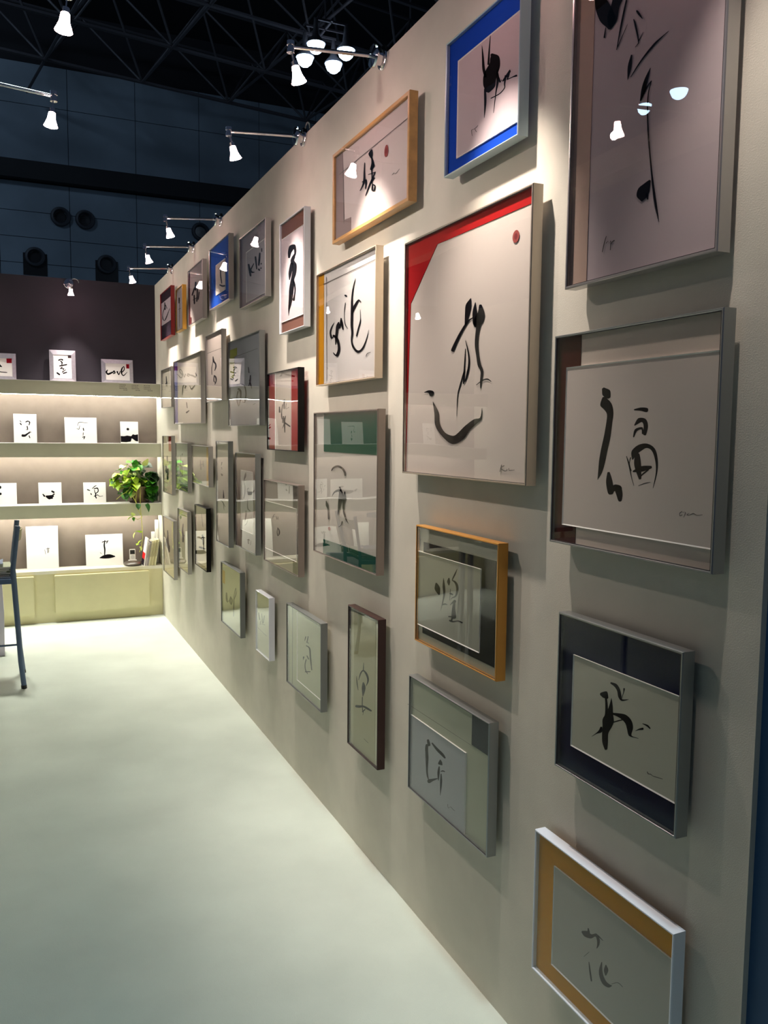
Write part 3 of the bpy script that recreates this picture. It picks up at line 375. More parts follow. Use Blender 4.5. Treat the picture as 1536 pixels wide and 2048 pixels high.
["tall steel picture frame with a dark brown mat around a grey sheet","steel",4,4.1757,1.1525,0.3999,0.4939,[84,68,62],[["paper",[190,188,186],[[-1130,-1495],[1184,-1495],[1184,1549],[-1130,1549]],"grey upright sheet"]],[[[-181,1493,-138,1494],[-212,1483,-115,1484],[-427,1295,-65,1292],[-577,1083,-424,1081],[-550,1018,-452,1026],[-457,764,-242,780],[-483,447,-229,459],[-688,148,-415,156],[-631,121,-508,125]],[[-193,-456,-123,-449],[-233,-476,-77,-461],[-303,-657,46,-634],[-402,-1009,-305,-1003],[-382,-1018,-338,-1015]],[[178,122,213,124],[157,112,234,118],[109,-312,297,-286],[583,-417,700,-382],[654,-416,706,-400]],[[-372,-1234,-410,-1228],[-315,-1225,-400,-1213],[38,-1095,-63,-1090],[213,-926,140,-927],[202,-918,169,-918]],[[-620,1029,-631,1037],[-583,1028,-608,1046],[-112,1093,-137,1111],[-90,1102,-100,1110]]],[],[],[],0],
["taupe-sided picture frame with a dark grey strip at its right edge","taupe",4,3.5715,1.0953,0.5194,0.382,[176,170,160],[["mat_strip",[98,92,86],[[1597,-1870],[2279,-1870],[2279,1870],[1597,1870]],"dark grey strip at the right edge"],["panel",[182,176,166],[[-2557,-1308],[2149,-1308],[2149,886],[-2557,886]],None]],[[[-1317,169,-1352,167],[-1290,179,-1367,176],[-1190,316,-1290,319],[-1010,382,-1073,396],[-1000,396,-1028,402]],[[-1414,236,-1417,244],[-1387,234,-1394,252],[-952,289,-959,306],[-929,297,-933,304]],[[-807,324,-753,332],[-832,306,-712,323],[-759,193,-639,210],[-718,185,-664,192]],[[-617,207,-650,206],[-590,216,-663,215],[-549,319,-509,355],[-502,208,-413,220],[-472,201,-432,207]],[[-629,-174,-583,-161],[-632,-192,-529,-162],[-442,-282,-239,-245],[-443,-426,-239,-417],[-488,-498,-580,-543],[-593,-378,-715,-393],[-528,-205,-633,-212],[-551,-194,-599,-198]]],[],[],[],0],
["large taupe-sided picture frame with dark green bands above and below, reflecting the shelves","taupe",5,2.8083,1.3096,0.6256,0.541,[196,190,184],[["mat",[22,74,58],[[-2200,1224],[2906,1224],[2906,2655],[-2200,2655]],"dark green upper band"],["mat",[22,74,58],[[-2211,-2655],[2890,-2655],[2890,-2120],[-2211,-2120]],"dark green lower band"]],[[[-1313,521,-1343,527],[-1276,527,-1342,541],[-1021,631,-1125,680],[-628,690,-607,762],[-240,627,-106,684],[-28,509,150,543],[48,422,154,433],[83,410,131,415]],[[-1899,-631,-1856,-624],[-1915,-647,-1821,-633],[-1912,-811,-1608,-762],[-1722,-941,-1579,-924],[-1683,-1280,-1504,-1260],[-1629,-1299,-1549,-1289]],[[-1235,-418,-1253,-416],[-1215,-413,-1255,-408],[-960,-272,-1059,-244],[-637,-201,-674,-125],[-522,-219,-232,-143],[-546,-364,-106,-343],[-604,-614,-296,-608],[-629,-870,-462,-864],[-631,-1053,-595,-1051],[-623,-1057,-607,-1057]],[[-455,-18,-422,-12],[-464,-32,-392,-18],[-313,-220,-144,-192],[-193,-381,-63,-368],[-147,-729,-60,-719],[-5,-1038,98,-1016],[389,-1248,419,-1240],[404,-1250,417,-1246]],[[54,-147,93,-145],[29,-160,115,-156],[-116,-368,207,-356],[-94,-546,57,-538],[-77,-794,9,-783],[161,-1089,223,-1078],[185,-1094,213,-1089]],[[-182,-1238,-144,-1239],[-215,-1251,-132,-1253],[-317,-1391,-262,-1398],[-540,-1474,-514,-1485],[-547,-1482,-535,-1487]]],[],[],[[-1504,-1647,137,74]],0],
["orange-gold sided picture frame with a black band around its sheet","orange",5,1.9769,1.0651,0.4569,0.3434,[176,176,160],[["mat",[16,15,18],[[-1957,-1427],[2047,-1427],[2047,1241],[-1957,1241]],"black band around the sheet"],["panel",[160,160,148],[[-2235,-1205],[1330,-1205],[1330,928],[-2235,928]],"raised grey sheet"]],[[[-1130,182,-1079,196],[-1150,154,-1037,185],[-1184,-7,-861,88],[-963,-121,-864,-89],[-923,-129,-879,-114]],[[-672,386,-659,388],[-679,380,-651,384],[-716,164,-570,192],[-672,-41,-548,-22],[-702,-237,-635,-231],[-806,-529,-786,-527],[-802,-533,-793,-532]],[[-743,-374,-749,-359],[-708,-375,-722,-341],[-541,-329,-539,-292],[-424,-314,-416,-300],[-412,-310,-408,-303]],[[-366,450,-336,454],[-386,435,-320,443],[-452,328,-277,357],[-379,249,-313,263],[-358,241,-329,247]],[[98,763,106,763],[91,760,108,759],[-44,613,25,608],[-155,477,-95,474],[-179,404,-153,404],[-175,398,-163,398]],[[-166,411,-156,421],[-158,403,-135,424],[-42,368,39,414],[42,285,180,325],[63,162,189,175],[2,19,71,7],[-167,-62,-140,-74],[-261,-155,-284,-166],[-252,8,-285,3],[-249,155,-269,152],[-254,158,-263,156]],[[-309,24,-293,47],[-283,9,-246,59],[-144,8,-112,52],[-103,19,-89,39]],[[-257,-288,-268,-285],[-242,-283,-265,-277],[-124,-218,-173,-199],[50,-152,-43,-105],[76,-112,34,-90]],[[-48,-130,5,-123],[-84,-158,34,-142],[-148,-371,35,-339],[-173,-597,95,-539],[-95,-633,26,-606]],[[-342,-626,-341,-612],[-316,-631,-314,-598],[56,-562,58,-535],[78,-550,79,-539]],[[-138,-567,-104,-563],[-163,-585,-88,-576],[-203,-706,-117,-696],[-184,-721,-146,-716]],[[-306,-728,-295,-708],[-280,-739,-255,-693],[-83,-725,-81,-687],[199,-649,207,-611],[409,-651,438,-610],[446,-640,459,-621]]],[],[],[],0],
["silver picture frame in the far corner beside the magazines","silver",4,6.4833,0.6339,0.4698,0.4361,[208,194,166],[],[[[-895,1160,-679,1185],[-1022,1113,-542,1168],[-1043,660,-372,733],[-1930,-29,-187,203],[-1177,-212,211,25],[-421,-458,140,-368],[-230,-467,22,-426]],[[-2242,800,-2169,811],[-2272,784,-2111,808],[-1344,175,-1106,213],[-1257,172,-1150,189]]],[],[],[],0],
["silver picture frame with a teal left strip, between the corner one and the black one","silver",4,5.8893,0.7541,0.3626,0.4263,[208,200,170],[["mat_strip",[108,132,126],[[-1773,-1719],[-1623,-1719],[-1623,2092],[-1773,2092]],"teal strip at the left edge"]],[[[-254,1116,-130,1126],[-340,1088,-64,1111],[-651,641,-173,692],[-603,242,32,319],[-569,-165,-52,-103],[-429,-187,-196,-159]],[[-798,458,-739,473],[-796,444,-666,476],[92,312,250,352],[182,317,253,335]]],[],[],[],0],
["black-sided picture frame low on the wall near the shelves","black",4,5.2836,0.8451,0.353,0.3909,[200,188,160],[["mat_strip",[112,96,86],[[-1725,-1914],[1351,-1914],[1351,-1736],[-1725,-1736]],"brown strip along the bottom"]],[[[-54,1456,4,1463],[-84,1442,44,1457],[276,734,403,750],[316,729,373,736]],[[75,160,276,186],[-35,108,412,167],[226,-400,543,-356],[323,-413,466,-393]],[[-962,-763,-888,-707],[-805,-785,-642,-660],[790,-678,924,-572],[993,-638,1054,-591]],[[-196,-98,-213,-85],[-123,-95,-160,-67],[859,70,823,98],[910,88,893,101]]],[],[],[],0],
["grey-sided picture frame lettered with brushed loops, low and farthest of the bottom row","grey",4,4.5066,0.5989,0.4402,0.3481,[196,196,160],[["mat_patch",[206,166,66],[[-2161,513],[-1614,513],[-1614,1246],[-2161,1246]],"amber patch at upper left"]],[[[-1295,77,-1144,105],[-1382,29,-1047,91],[-1380,-330,-937,-236],[-1060,-444,-865,-344],[-626,-279,-766,-274],[-612,-254,-675,-252]],[[-292,43,-196,58],[-362,12,-149,44],[-581,-284,-203,-207],[-72,-397,-204,-351],[240,-75,-78,-138],[-125,44,-300,-4],[-201,43,-279,21]],[[598,29,553,24],[637,44,538,33],[1068,425,866,396],[926,738,1024,711],[517,282,671,305],[350,-312,559,-274],[357,-916,436,-900],[378,-919,414,-912]]],[],[],[],0],
["small white picture frame in the bottom row","white",4,3.8637,0.5879,0.2344,0.2985,[198,198,172],[],[[[-1010,381,-953,395],[-1037,361,-912,390],[-914,62,-706,113],[-845,55,-752,78]],[[-606,71,-569,76],[-635,57,-553,70],[-771,-164,-689,-151],[-755,-171,-718,-165]],[[-445,421,-408,429],[-465,408,-383,426],[-359,11,-236,39],[-321,6,-266,19]],[[16,436,61,443],[-18,419,82,435],[-211,46,-90,66],[-185,36,-130,45]],[[-507,-80,-500,-71],[-488,-83,-471,-63],[83,-7,100,13],[112,2,119,11]]],[[[-1132,-390,-1132,-380],[-1132,-397,-1132,-375],[306,-473,348,-452],[335,-468,354,-458]]],[],[],0],
["grey-sided picture frame with a pale sheet and fine lines, bottom row","grey",4,3.2528,0.5922,0.4466,0.3517,[194,198,170],[["panel",[190,194,168],[[-953,-1317],[1974,-1317],[1974,1569],[-953,1569]],None]],[[[135,789,187,797],[91,767,206,784],[-6,592,66,602],[6,584,39,588]],[[426,855,478,863],[386,832,501,851],[250,574,381,597],[277,561,335,571]],[[218,570,230,581],[231,565,259,589],[479,570,528,611],[529,583,551,602]],[[192,413,228,435],[206,399,285,446],[562,373,727,430],[676,-15,849,34],[853,-409,953,-379],[885,-413,930,-400]],[[262,18,309,37],[254,-3,359,41],[455,-84,559,-41],[505,-81,552,-61]],[[-142,-117,-48,-100],[-215,-158,-8,-120],[-206,-279,-161,-270],[-197,-283,-177,-279]],[[185,-157,237,-148],[143,-181,259,-160],[10,-412,130,-384],[73,-637,189,-596],[360,-725,426,-696],[392,-722,421,-709]],[[60,-722,60,-705],[108,-720,108,-681],[697,-561,696,-528],[737,-541,737,-526]]],[[[-1632,1585,-1610,1589],[-1645,1576,-1596,1586],[-1671,-1541,-1622,-1527],[-1658,-1543,-1636,-1537]]],[],[],0],
["tall narrow dark brown picture frame, bottom row","brown",4,2.61,0.6458,0.2702,0.5044,[206,206,178],[["paper",[178,176,144],[[-995,-2482],[937,-2482],[937,2358],[-995,2358]],None]],[[[-81,726,-65,730],[-92,718,-55,727],[-136,489,-52,510],[-114,481,-76,491]],[[-503,13,-520,10],[-489,22,-526,16],[-291,291,-393,283],[-109,428,-110,478],[86,384,225,456],[234,273,393,329],[246,160,370,183],[150,-12,179,-9],[154,-17,167,-16]],[[-717,83,-699,88],[-726,74,-687,86],[-707,-145,-612,-114],[-584,-355,-537,-339],[-568,-357,-547,-350]],[[-117,41,-59,58],[-150,11,-20,50],[-224,-172,110,-78],[-199,-325,42,-264],[-154,-452,-80,-433],[-137,-459,-104,-451]],[[-174,-500,-140,-490],[-195,-518,-120,-496],[-207,-791,-132,-768],[-147,-1010,-82,-988],[-127,-1013,-97,-1003]],[[-821,-1032,-811,-992],[-741,-1034,-720,-945],[-408,-949,-401,-858],[-87,-836,-49,-760],[218,-807,306,-717],[586,-771,650,-708],[647,-751,675,-723]],[[96,-841,120,-845],[56,-855,110,-863],[-169,-1006,-126,-1012],[-177,-1021,-158,-1023]],[[-71,-972,-54,-968],[-83,-981,-46,-972],[-119,-1111,-88,-1103],[-112,-1114,-98,-1111]]],[],[[[5,-1914,18,-1905],[7,-1920,35,-1901],[194,-1938,215,-1922],[375,-1934,395,-1918],[390,-1930,399,-1922]]],[],0],
["grey-sided picture frame with a charcoal square at its upper right corner","steel",4,2.0069,0.6049,0.4669,0.351,[178,182,162],[["mat_patch",[46,52,60],[[1319,838],[2295,838],[2295,1715],[1319,1715]],"charcoal square at upper right"],["paper",[176,180,184],[[-2295,-1715],[1038,-1715],[1038,503],[-2295,503]],None]],[[[-1207,118,-1143,147],[-1231,79,-1090,143],[-1169,-43,-1000,35],[-1105,-47,-1029,-12]],[[-1257,-36,-1178,-11],[-1309,-86,-1133,-29],[-1332,-252,-1141,-181],[-1256,-471,-1109,-416],[-1257,-780,-1140,-736],[-1217,-954,-1116,-908],[-1125,-1048,-1069,-1020],[-1104,-1049,-1078,-1036]],[[-1310,-201,-1283,-191],[-1326,-218,-1266,-196],[-1285,-605,-1255,-593],[-1206,-978,-1177,-965],[-1197,-979,-1184,-974]],[[-923,105,-893,127],[-919,87,-853,135],[-646,-2,-534,87],[-336,-43,-217,53],[-145,-60,-73,-5],[-101,-50,-69,-25]],[[-395,-188,-364,-178],[-415,-208,-347,-185],[-514,-357,-268,-223],[-304,-318,-253,-268],[-264,-305,-241,-282]],[[-458,-411,-420,-399],[-483,-436,-401,-409],[-543,-630,-404,-581],[-503,-821,-455,-803],[-490,-826,-468,-817]],[[-1128,-1149,-1169,-1115],[-1011,-1117,-1100,-1042],[-789,-965,-836,-918],[-541,-813,-557,-793],[-524,-796,-531,-787]],[[-345,-525,-351,-519],[-326,-520,-340,-506],[-230,-473,-229,-439],[-123,-449,-105,-417],[-97,-436,-89,-422]],[[-332,-584,-304,-574],[-349,-603,-287,-579],[-372,-835,-248,-789],[-361,-1198,-333,-1187],[-354,-1200,-341,-1196]]],[[[-2295,772,-2295,778],[-2295,769,-2295,782],[1335,824,1344,835],[1344,827,1348,832]]],[[[97,-1291,109,-1285],[92,-1299,118,-1286],[130,-1388,146,-1371],[282,-1296,287,-1281],[377,-1313,395,-1296],[503,-1311,515,-1298],[512,-1307,518,-1302]]],[],0],
["silver picture frame with a navy blue mat","steel",5,1.3108,0.9474,0.3718,0.3437,[9,15,54],[["paper",[196,194,180],[[-1372,-1102],[1809,-1102],[1809,854],[-1372,854]],"grey sheet with an ink figure"]],[[[-487,255,-483,292],[-441,243,-433,325],[-387,226,-273,389],[-300,236,-225,293],[-257,237,-224,263]],[[-316,263,-290,273],[-330,242,-271,264],[-313,122,-237,147],[-308,-52,-215,-25],[-326,-170,-216,-141],[-298,-192,-249,-179]],[[-131,288,-123,290],[-135,282,-119,286],[-190,114,-78,139],[-267,-52,-60,-14],[-376,-215,-29,-153],[-373,-344,-92,-297],[-379,-500,-184,-452],[-365,-686,-187,-619],[-288,-808,-196,-768],[-257,-820,-215,-802]],[[-423,-388,-392,-383],[-446,-411,-379,-399],[-481,-481,-391,-497],[-559,-564,-540,-578],[-695,-679,-688,-683],[-697,-683,-694,-685]],[[-118,-23,-114,-7],[-101,-30,-91,6],[74,-23,103,55],[221,-44,319,91],[314,-89,483,31],[362,-171,539,-97],[418,-288,498,-242],[539,-287,547,-269],[691,-258,693,-250],[695,-255,696,-252]],[[-68,-191,-72,-183],[-52,-190,-62,-171],[99,-111,90,-92],[277,-24,268,-6],[287,-13,283,-5]],[[-178,590,-168,606],[-166,578,-144,614],[-50,551,18,620],[35,488,125,538],[77,378,168,426],[180,330,195,365],[372,410,370,418],[376,414,376,418]],[[231,601,254,605],[214,584,266,593],[215,505,238,507],[163,354,175,355],[165,351,170,351]],[[606,-138,604,-136],[611,-137,607,-132],[712,-85,700,-63],[812,-48,800,-9],[832,-26,827,-9]],[[796,65,799,72],[801,62,808,76],[917,53,941,90],[994,33,1014,55],[1008,36,1017,46]]],[],[[[970,-810,978,-804],[969,-817,987,-804],[1000,-848,1013,-828],[1068,-830,1076,-815],[1126,-840,1132,-828],[1208,-829,1213,-814],[1376,-800,1380,-789],[1383,-796,1384,-791]]],[],0],
["glossy white picture frame with a mustard mat, at the bottom right corner","whitegloss",5,1.3406,0.4305,0.4459,0.337,[214,148,4],[["paper",[186,184,176],[[-1538,-1187],[2180,-1187],[2180,1096],[-1538,1096]],"grey sheet with pale ink marks"]],[[[-534,140,-517,173],[-514,127,-475,199],[-422,103,-336,270],[-216,177,-203,278],[-74,301,-36,385],[-21,258,66,323],[-8,166,64,200],[-23,78,-2,85],[-20,72,-10,76]],[[-322,345,-308,355],[-329,332,-297,352],[-338,235,-255,288],[-311,230,-273,253]],[[-2,363,9,377],[2,353,27,385],[163,349,172,361],[169,352,173,357]],[[-264,-153,-260,-153],[-271,-157,-262,-159],[-422,-338,-412,-339],[-423,-343,-419,-344]],[[-257,-373,-247,-366],[-262,-383,-239,-367],[-239,-539,-188,-504],[-175,-732,-130,-699],[-159,-733,-139,-718]],[[150,-128,164,-121],[141,-142,172,-126],[79,-342,186,-277],[106,-478,228,-376],[213,-566,318,-441],[387,-529,424,-438],[491,-434,489,-420],[499,-425,499,-418]],[[280,-107,296,-97],[272,-123,307,-100],[232,-248,372,-163],[270,-328,322,-299],[283,-335,307,-322]],[[484,-396,483,-393],[490,-394,487,-387],[668,-256,671,-242],[808,-251,816,-239],[814,-248,818,-242]]],[],[],[],1]]
XF, XK = -0.045, -0.017
for (lb, fm, lip, yc, zc, W, H, base, layers, strokes, lines, sig, dots, pale) in FRAMES:
    t = thing('picture_frame', lb, 'picture', (XK, yc, zc), 'framed calligraphy on the long wall')
    fn = lambda u, v, d: Vector((-d - XK, -u, v))
    l = lip / 1000; hw_, hh = W / 2, H / 2
    # moulding: outer tray with a rolled lip, mitred
    prof = [(-0.017, 0.0), (-0.043, 0.0), (-0.045, 0.0012), (-0.045, max(l - 0.0012, 0.002)), (-0.0435, l), (-0.017, l)]
    bm = bmesh.new(); rings = []
    for sx, sz in ((-1, -1), (1, -1), (1, 1), (-1, 1)):
        rings.append([bm.verts.new((x - XK, sx * (hw_ - o), sz * (hh - o))) for x, o in prof])
    for a in range(4):
        A_, B_ = rings[a], rings[(a + 1) % 4]
        for k in range(len(prof)): bm.faces.new((A_[k], B_[k], B_[(k + 1) % len(prof)], A_[(k + 1) % len(prof)]))
    bmesh.ops.recalc_face_normals(bm, faces=bm.faces)
    bmobj('moulding', bm, FM[fm], t)
    iw, ih = hw_ - l + 0.0005, hh - l + 0.0005
    rect = [(-iw, -ih), (iw, -ih), (iw, ih), (-iw, ih)]
    bmobj('backing_sheet', slab(bmesh.new(), rect, 0.0180, 0.0345, fn), paper(base), t)
    bmobj('glass', slab(bmesh.new(), rect, 0.0410, 0.0425, fn), GLASS, t)
    bevel = not any(w_ in lb for w_ in ('red-sided', 'narrow gold', 'dark brown picture'))
    if fm not in ('wood', 'white', 'whitegloss', 'pale', 'red', 'black'):
        bm = bmesh.new(); bd_ = 0.0016
        for sx, sz, ex, ez in ((0, -1, iw, bd_), (0, 1, iw, bd_), (-1, 0, bd_, ih), (1, 0, bd_, ih)):
            cx, cz = sx * (iw - bd_ / 2), sz * (ih - bd_ / 2); hx, hz = (iw if ez == bd_ else bd_ / 2), (bd_ / 2 if ez == bd_ else ih)
            slab(bm, [(cx - hx, cz - hz), (cx + hx, cz - hz), (cx + hx, cz + hz), (cx - hx, cz + hz)], 0.0426, 0.0440, fn)
        bmobj('inner_bead', bm, M_bead, t)
    for i, (nm, col, poly, lb2) in enumerate(layers):
        lab(bmobj(nm, slab(bmesh.new(), [(a * 1e-4, b * 1e-4) for a, b in poly], 0.0340, 0.0345 + 0.0014 * (i + 1), fn), paper(col), t), lb2)
        if nm in ('paper', 'panel') and len(poly) == 4 and bevel:
            x0, x1 = min(q[0] for q in poly) * 1e-4, max(q[0] for q in poly) * 1e-4; z0, z1 = min(q[1] for q in poly) * 1e-4, max(q[1] for q in poly) * 1e-4
            di = 0.0345 + 0.0014 * (i + 1); do = di + 0.0020; bw = 0.0022
            Lx, Hx, Lz, Hz = x0 > -iw + 0.004, x1 < iw - 0.004, z0 > -ih + 0.004, z1 < ih - 0.004
            bm = bmesh.new()
            for ok, a_, b_, c_, d_ in ((Lz, (x0, z0), (x1, z0), (x1 + bw * Hx, z0 - bw), (x0 - bw * Lx, z0 - bw)), (Hz, (x0, z1), (x1, z1), (x1 + bw * Hx, z1 + bw), (x0 - bw * Lx, z1 + bw)),
                                       (Lx, (x0, z0), (x0, z1), (x0 - bw, z1 + bw * Hz), (x0 - bw, z0 - bw * Lz)), (Hx, (x1, z0), (x1, z1), (x1 + bw, z1 + bw * Hz), (x1 + bw, z0 - bw * Lz))):
                if not ok: continue
                v = [bm.verts.new(fn(*a_, di)), bm.verts.new(fn(*b_, di)), bm.verts.new(fn(*c_, do)), bm.verts.new(fn(*d_, do)), bm.verts.new(fn(*c_, 0.0345)), bm.verts.new(fn(*d_, 0.0345))]
                bm.faces.new(v[:4]); bm.faces.new((v[3], v[2], v[4], v[5]))
            bmesh.ops.remove_doubles(bm, verts=bm.verts, dist=1e-5); bmesh.ops.recalc_face_normals(bm, faces=bm.faces)
            bmobj('bevel_edge', bm, M_white, t)
    dep = 0.0345 + 0.0014 * len(layers) + 0.0002
    if strokes: bmobj('calligraphy', ink_mesh(bmesh.new(), strokes, 1e-4, fn, dep), M_inkg if pale else M_ink, t)
    if lines: bmobj('fine_line', ink_mesh(bmesh.new(), lines, 1e-4, fn, dep + 0.0001), M_line, t)
    if sig: bmobj('signature', ink_mesh(bmesh.new(), sig, 1e-4, fn, dep + 0.0001), M_inkg, t)
    for a, b, rx, ry in dots:
        if rx < 20 and ry < 40: pass
        bm = bmesh.new(); vs = [bm.verts.new(fn((a + rx * math.cos(q * math.pi / 12)) * 1e-4, (b + ry * math.sin(q * math.pi / 12)) * 1e-4, dep + 0.0002)) for q in range(24)]; bm.faces.new(vs)
        o = lab(bmobj('red_dot', bm, M_seal, t), 'small red stamped dot')
        bm = bmesh.new(); vs = [bm.verts.new(fn((a + rx * .5 * math.cos(q * math.pi / 12)) * 1e-4, (b + ry * .5 * math.sin(q * math.pi / 12)) * 1e-4, dep + 0.0004)) for q in range(24)]; bm.faces.new(vs)
        bmobj('dot_centre', bm, M_sealc, o)

# ---------------------------------------------------------------- cards standing on the shelves
CARDS = [["silver framed card with a red square, cut off at the left on the top shelf",-1.163,7.165,1.888,0.1999,0.2052,[[[-625,1084,-643,1146],[-567,1069,-607,1207],[-289,1207,-262,1378],[-170,1009,-84,1124],[-24,977,0,1036],[1,983,12,1010]],[[-545,696,-538,724],[-528,673,-514,736],[-144,568,-133,632],[322,538,328,591],[342,551,344,575]]],[],[[-690,1644],[727,1669],[707,263],[-724,268]],[[150,20,36],[[337,1649],[711,1668],[702,1312],[344,1294]]],[]],
["silver framed upright card with a dark square, middle of the top shelf",-0.7261,7.165,1.888,0.1934,0.2493,[[[-306,1643,-321,1686],[-262,1633,-294,1731],[-112,1722,-114,1807],[-15,1654,31,1775],[39,1670,59,1724]],[[-182,1648,-164,1669],[-178,1618,-137,1665],[-92,1482,14,1534],[-88,1343,-32,1338],[-76,1316,-51,1314]],[[-241,1212,-246,1254],[-204,1194,-215,1288],[289,1309,278,1403],[320,1343,315,1385]],[[-29,1182,-6,1143],[-74,1180,-25,1094],[-202,1008,-147,1070],[17,974,121,1033],[-84,688,-38,808],[218,922,194,967],[228,946,217,966]],[[3,624,-7,670],[45,608,24,710],[291,703,274,784],[316,735,308,772]],[[-480,680,-450,728],[-462,623,-396,731],[-287,492,-221,600],[-233,494,-203,543]]],[],[[-632,2081],[651,2117],[646,257],[-668,261]],[[60,48,50],[[404,2105],[651,2117],[644,1884],[397,1882]]],[]],
["silver framed wide card brushed with the word love, right on the top shelf",-0.314,7.165,1.888,0.2443,0.1935,[[[-741,1086,-720,1070],[-768,1074,-721,1039],[-920,883,-783,901],[-738,651,-720,803],[-408,802,-445,923],[-374,855,-390,909]],[[-375,837,-403,873],[-328,844,-388,925],[-266,918,-239,1048],[-235,867,-141,840],[-324,831,-295,752],[-345,794,-333,759]],[[-60,973,-14,1006],[-65,910,38,982],[108,669,91,797],[250,992,207,1014],[248,1018,228,1028]],[[302,845,284,865],[331,851,290,896],[561,1095,489,1126],[535,1416,497,1336],[305,1217,405,1179],[265,828,371,863],[471,609,463,695],[753,918,734,941],[757,934,748,944]]],[],[[-915,1577],[930,1604],[947,253],[-913,277]],[[140,16,30],[[696,1593],[929,1594],[935,1242],[702,1242]]],[]],
["white upright card on the upper shelf, leftmost of three",-1.0105,7.165,1.409,0.1655,0.2242,[[[-385,1723,-366,1741],[-383,1694,-341,1734],[-285,1578,-256,1605],[-268,1573,-255,1586]],[[-388,1515,-360,1543],[-383,1471,-321,1534],[-296,1370,-240,1425],[-261,1361,-237,1386]],[[34,1585,22,1619],[68,1577,42,1652],[189,1633,196,1725],[290,1583,377,1619],[249,1396,311,1379],[259,1363,287,1356]],[[122,1309,155,1314],[105,1273,178,1285],[131,1026,200,1002],[67,1056,59,1005],[47,1045,43,1022]],[[-283,498,-287,589],[-208,449,-216,652],[36,494,-31,646],[356,859,334,890],[362,878,352,892]],[[148,650,135,678],[178,646,150,709],[415,804,399,840],[424,822,417,838]],[[233,556,260,570],[226,522,286,552],[285,363,345,393],[311,346,338,359]]],[],None,None,[]],
["white wide card with faint strokes, middle of the upper shelf",-0.6017,7.165,1.409,0.2411,0.2031,[[[-225,1379,-241,1387],[-209,1389,-243,1407],[-105,1616,-115,1666],[532,1592,534,1620],[543,1599,544,1611]],[[-309,1144,-303,1162],[-299,1128,-285,1167],[-136,1078,-168,1114],[-63,1370,-91,1377],[-67,1384,-80,1387]],[[162,1200,196,1207],[146,1163,222,1180],[179,985,245,1000],[201,961,231,968]],[[164,835,186,833],[149,816,197,812],[130,601,169,598],[139,583,156,582]],[[102,430,95,466],[136,416,120,496],[215,457,311,529],[172,344,244,319],[181,306,213,295]]],[],None,None,[]],
["white card with a black dot over a torn black band, right of the upper shelf",-0.2282,7.165,1.409,0.1399,0.176,[],[[[-697,585],[-438,569],[-175,625],[128,574],[265,735],[438,683],[677,730],[664,133],[473,167],[251,344],[165,388],[87,129],[-281,74],[-697,90]]],None,None,[[-114,1140,105,105]]],
["white card cut off at the left of the middle shelf",-1.1806,7.165,0.9265,0.1919,0.17,[[[-422,1401,-410,1458],[-388,1355,-361,1480],[-229,1254,-179,1482],[-138,1294,-116,1397]],[[-337,773,-352,817],[-295,762,-328,861],[-155,785,-215,963],[-111,864,-139,944]],[[-645,1189,-597,1198],[-668,1133,-562,1152],[-604,575,-498,594],[-569,530,-521,538]]],[],None,None,[]],
["small square white card with a smiling heart-like sign on the middle shelf",-0.8422,7.165,0.9265,0.1698,0.1697,[[[75,1003,99,1053],[100,949,154,1060],[240,855,303,985],[304,864,332,922]],[[-568,778,-538,806],[-564,733,-499,794],[-465,576,-379,657],[-413,560,-374,596]],[[-352,593,-331,655],[-315,536,-270,673],[-72,352,-78,685],[224,533,171,711],[274,606,250,686]],[[-171,415,-169,481],[-120,374,-116,520],[167,399,169,482],[197,421,198,459]],[[177,703,167,739],[211,691,190,771],[313,715,286,815],[342,755,330,800]]],[],None,None,[]],
["small square white card beside the plant pot on the middle shelf",-0.5068,7.165,0.9265,0.172,0.1664,[[[-585,1078,-571,1114],[-564,1043,-534,1123],[-386,974,-363,1034],[-358,981,-348,1008]],[[-174,1147,-188,1166],[-151,1150,-181,1191],[51,1329,19,1384],[160,1386,151,1417],[169,1399,165,1413]],[[-65,1118,-69,1152],[-35,1102,-44,1178],[190,1137,244,1229],[225,944,296,909],[64,820,39,737],[10,1036,-46,1016],[-12,1055,-37,1046]],[[74,825,109,818],[47,795,124,780],[-4,548,93,556],[71,364,144,397],[103,341,135,356]],[[-73,516,-80,539],[-50,510,-66,561],[199,611,202,676],[363,496,371,538],[609,533,606,566],[620,544,618,559]],[[-332,785,-305,802],[-335,748,-275,786],[-287,653,-228,691],[-258,637,-231,654]]],[],None,None,[]],
["tall white card with a tiny sign, behind the chair on the counter",-0.9093,7.165,0.41,0.2354,0.3397,[[[377,1677,394,1676],[367,1659,404,1658],[360,1274,407,1273],[373,1251,394,1251]],[[160,1513,173,1516],[155,1498,182,1504],[203,1181,231,1186],[213,1169,226,1171]],[[468,1599,481,1598],[460,1586,488,1584],[444,1311,472,1308],[451,1296,464,1295]],[[275,1565,273,1580],[287,1558,282,1591],[518,1605,513,1639],[528,1617,526,1632]]],[],None,None,[]],
["wide white card with a boat-like ink sign on the counter",-0.4405,7.165,0.41,0.289,0.2574,[[[-182,1913,-188,1944],[-155,1900,-168,1969],[41,1952,35,2023],[184,1944,186,2016],[208,1963,209,1995]],[[179,1803,156,1820],[206,1816,156,1855],[324,2011,257,2063],[323,2057,293,2081]],[[36,2090,71,2083],[9,2057,88,2041],[-65,1661,54,1655],[-32,1326,87,1326],[-42,877,37,868],[-23,837,13,833]],[[-391,645,-396,677],[-365,630,-375,701],[-28,588,-54,872],[393,592,391,925],[780,679,784,774],[813,703,815,745]],[[-343,1111,-335,1121],[-342,1096,-322,1118],[-259,988,-239,1010],[-246,985,-237,995]]],[],None,None,[]]]
TH = math.radians(8)
M_cf = mat('brushed_silver_card_frame', (186, 184, 196), 0.32, 0.6, noise=0.08, nscale=60)
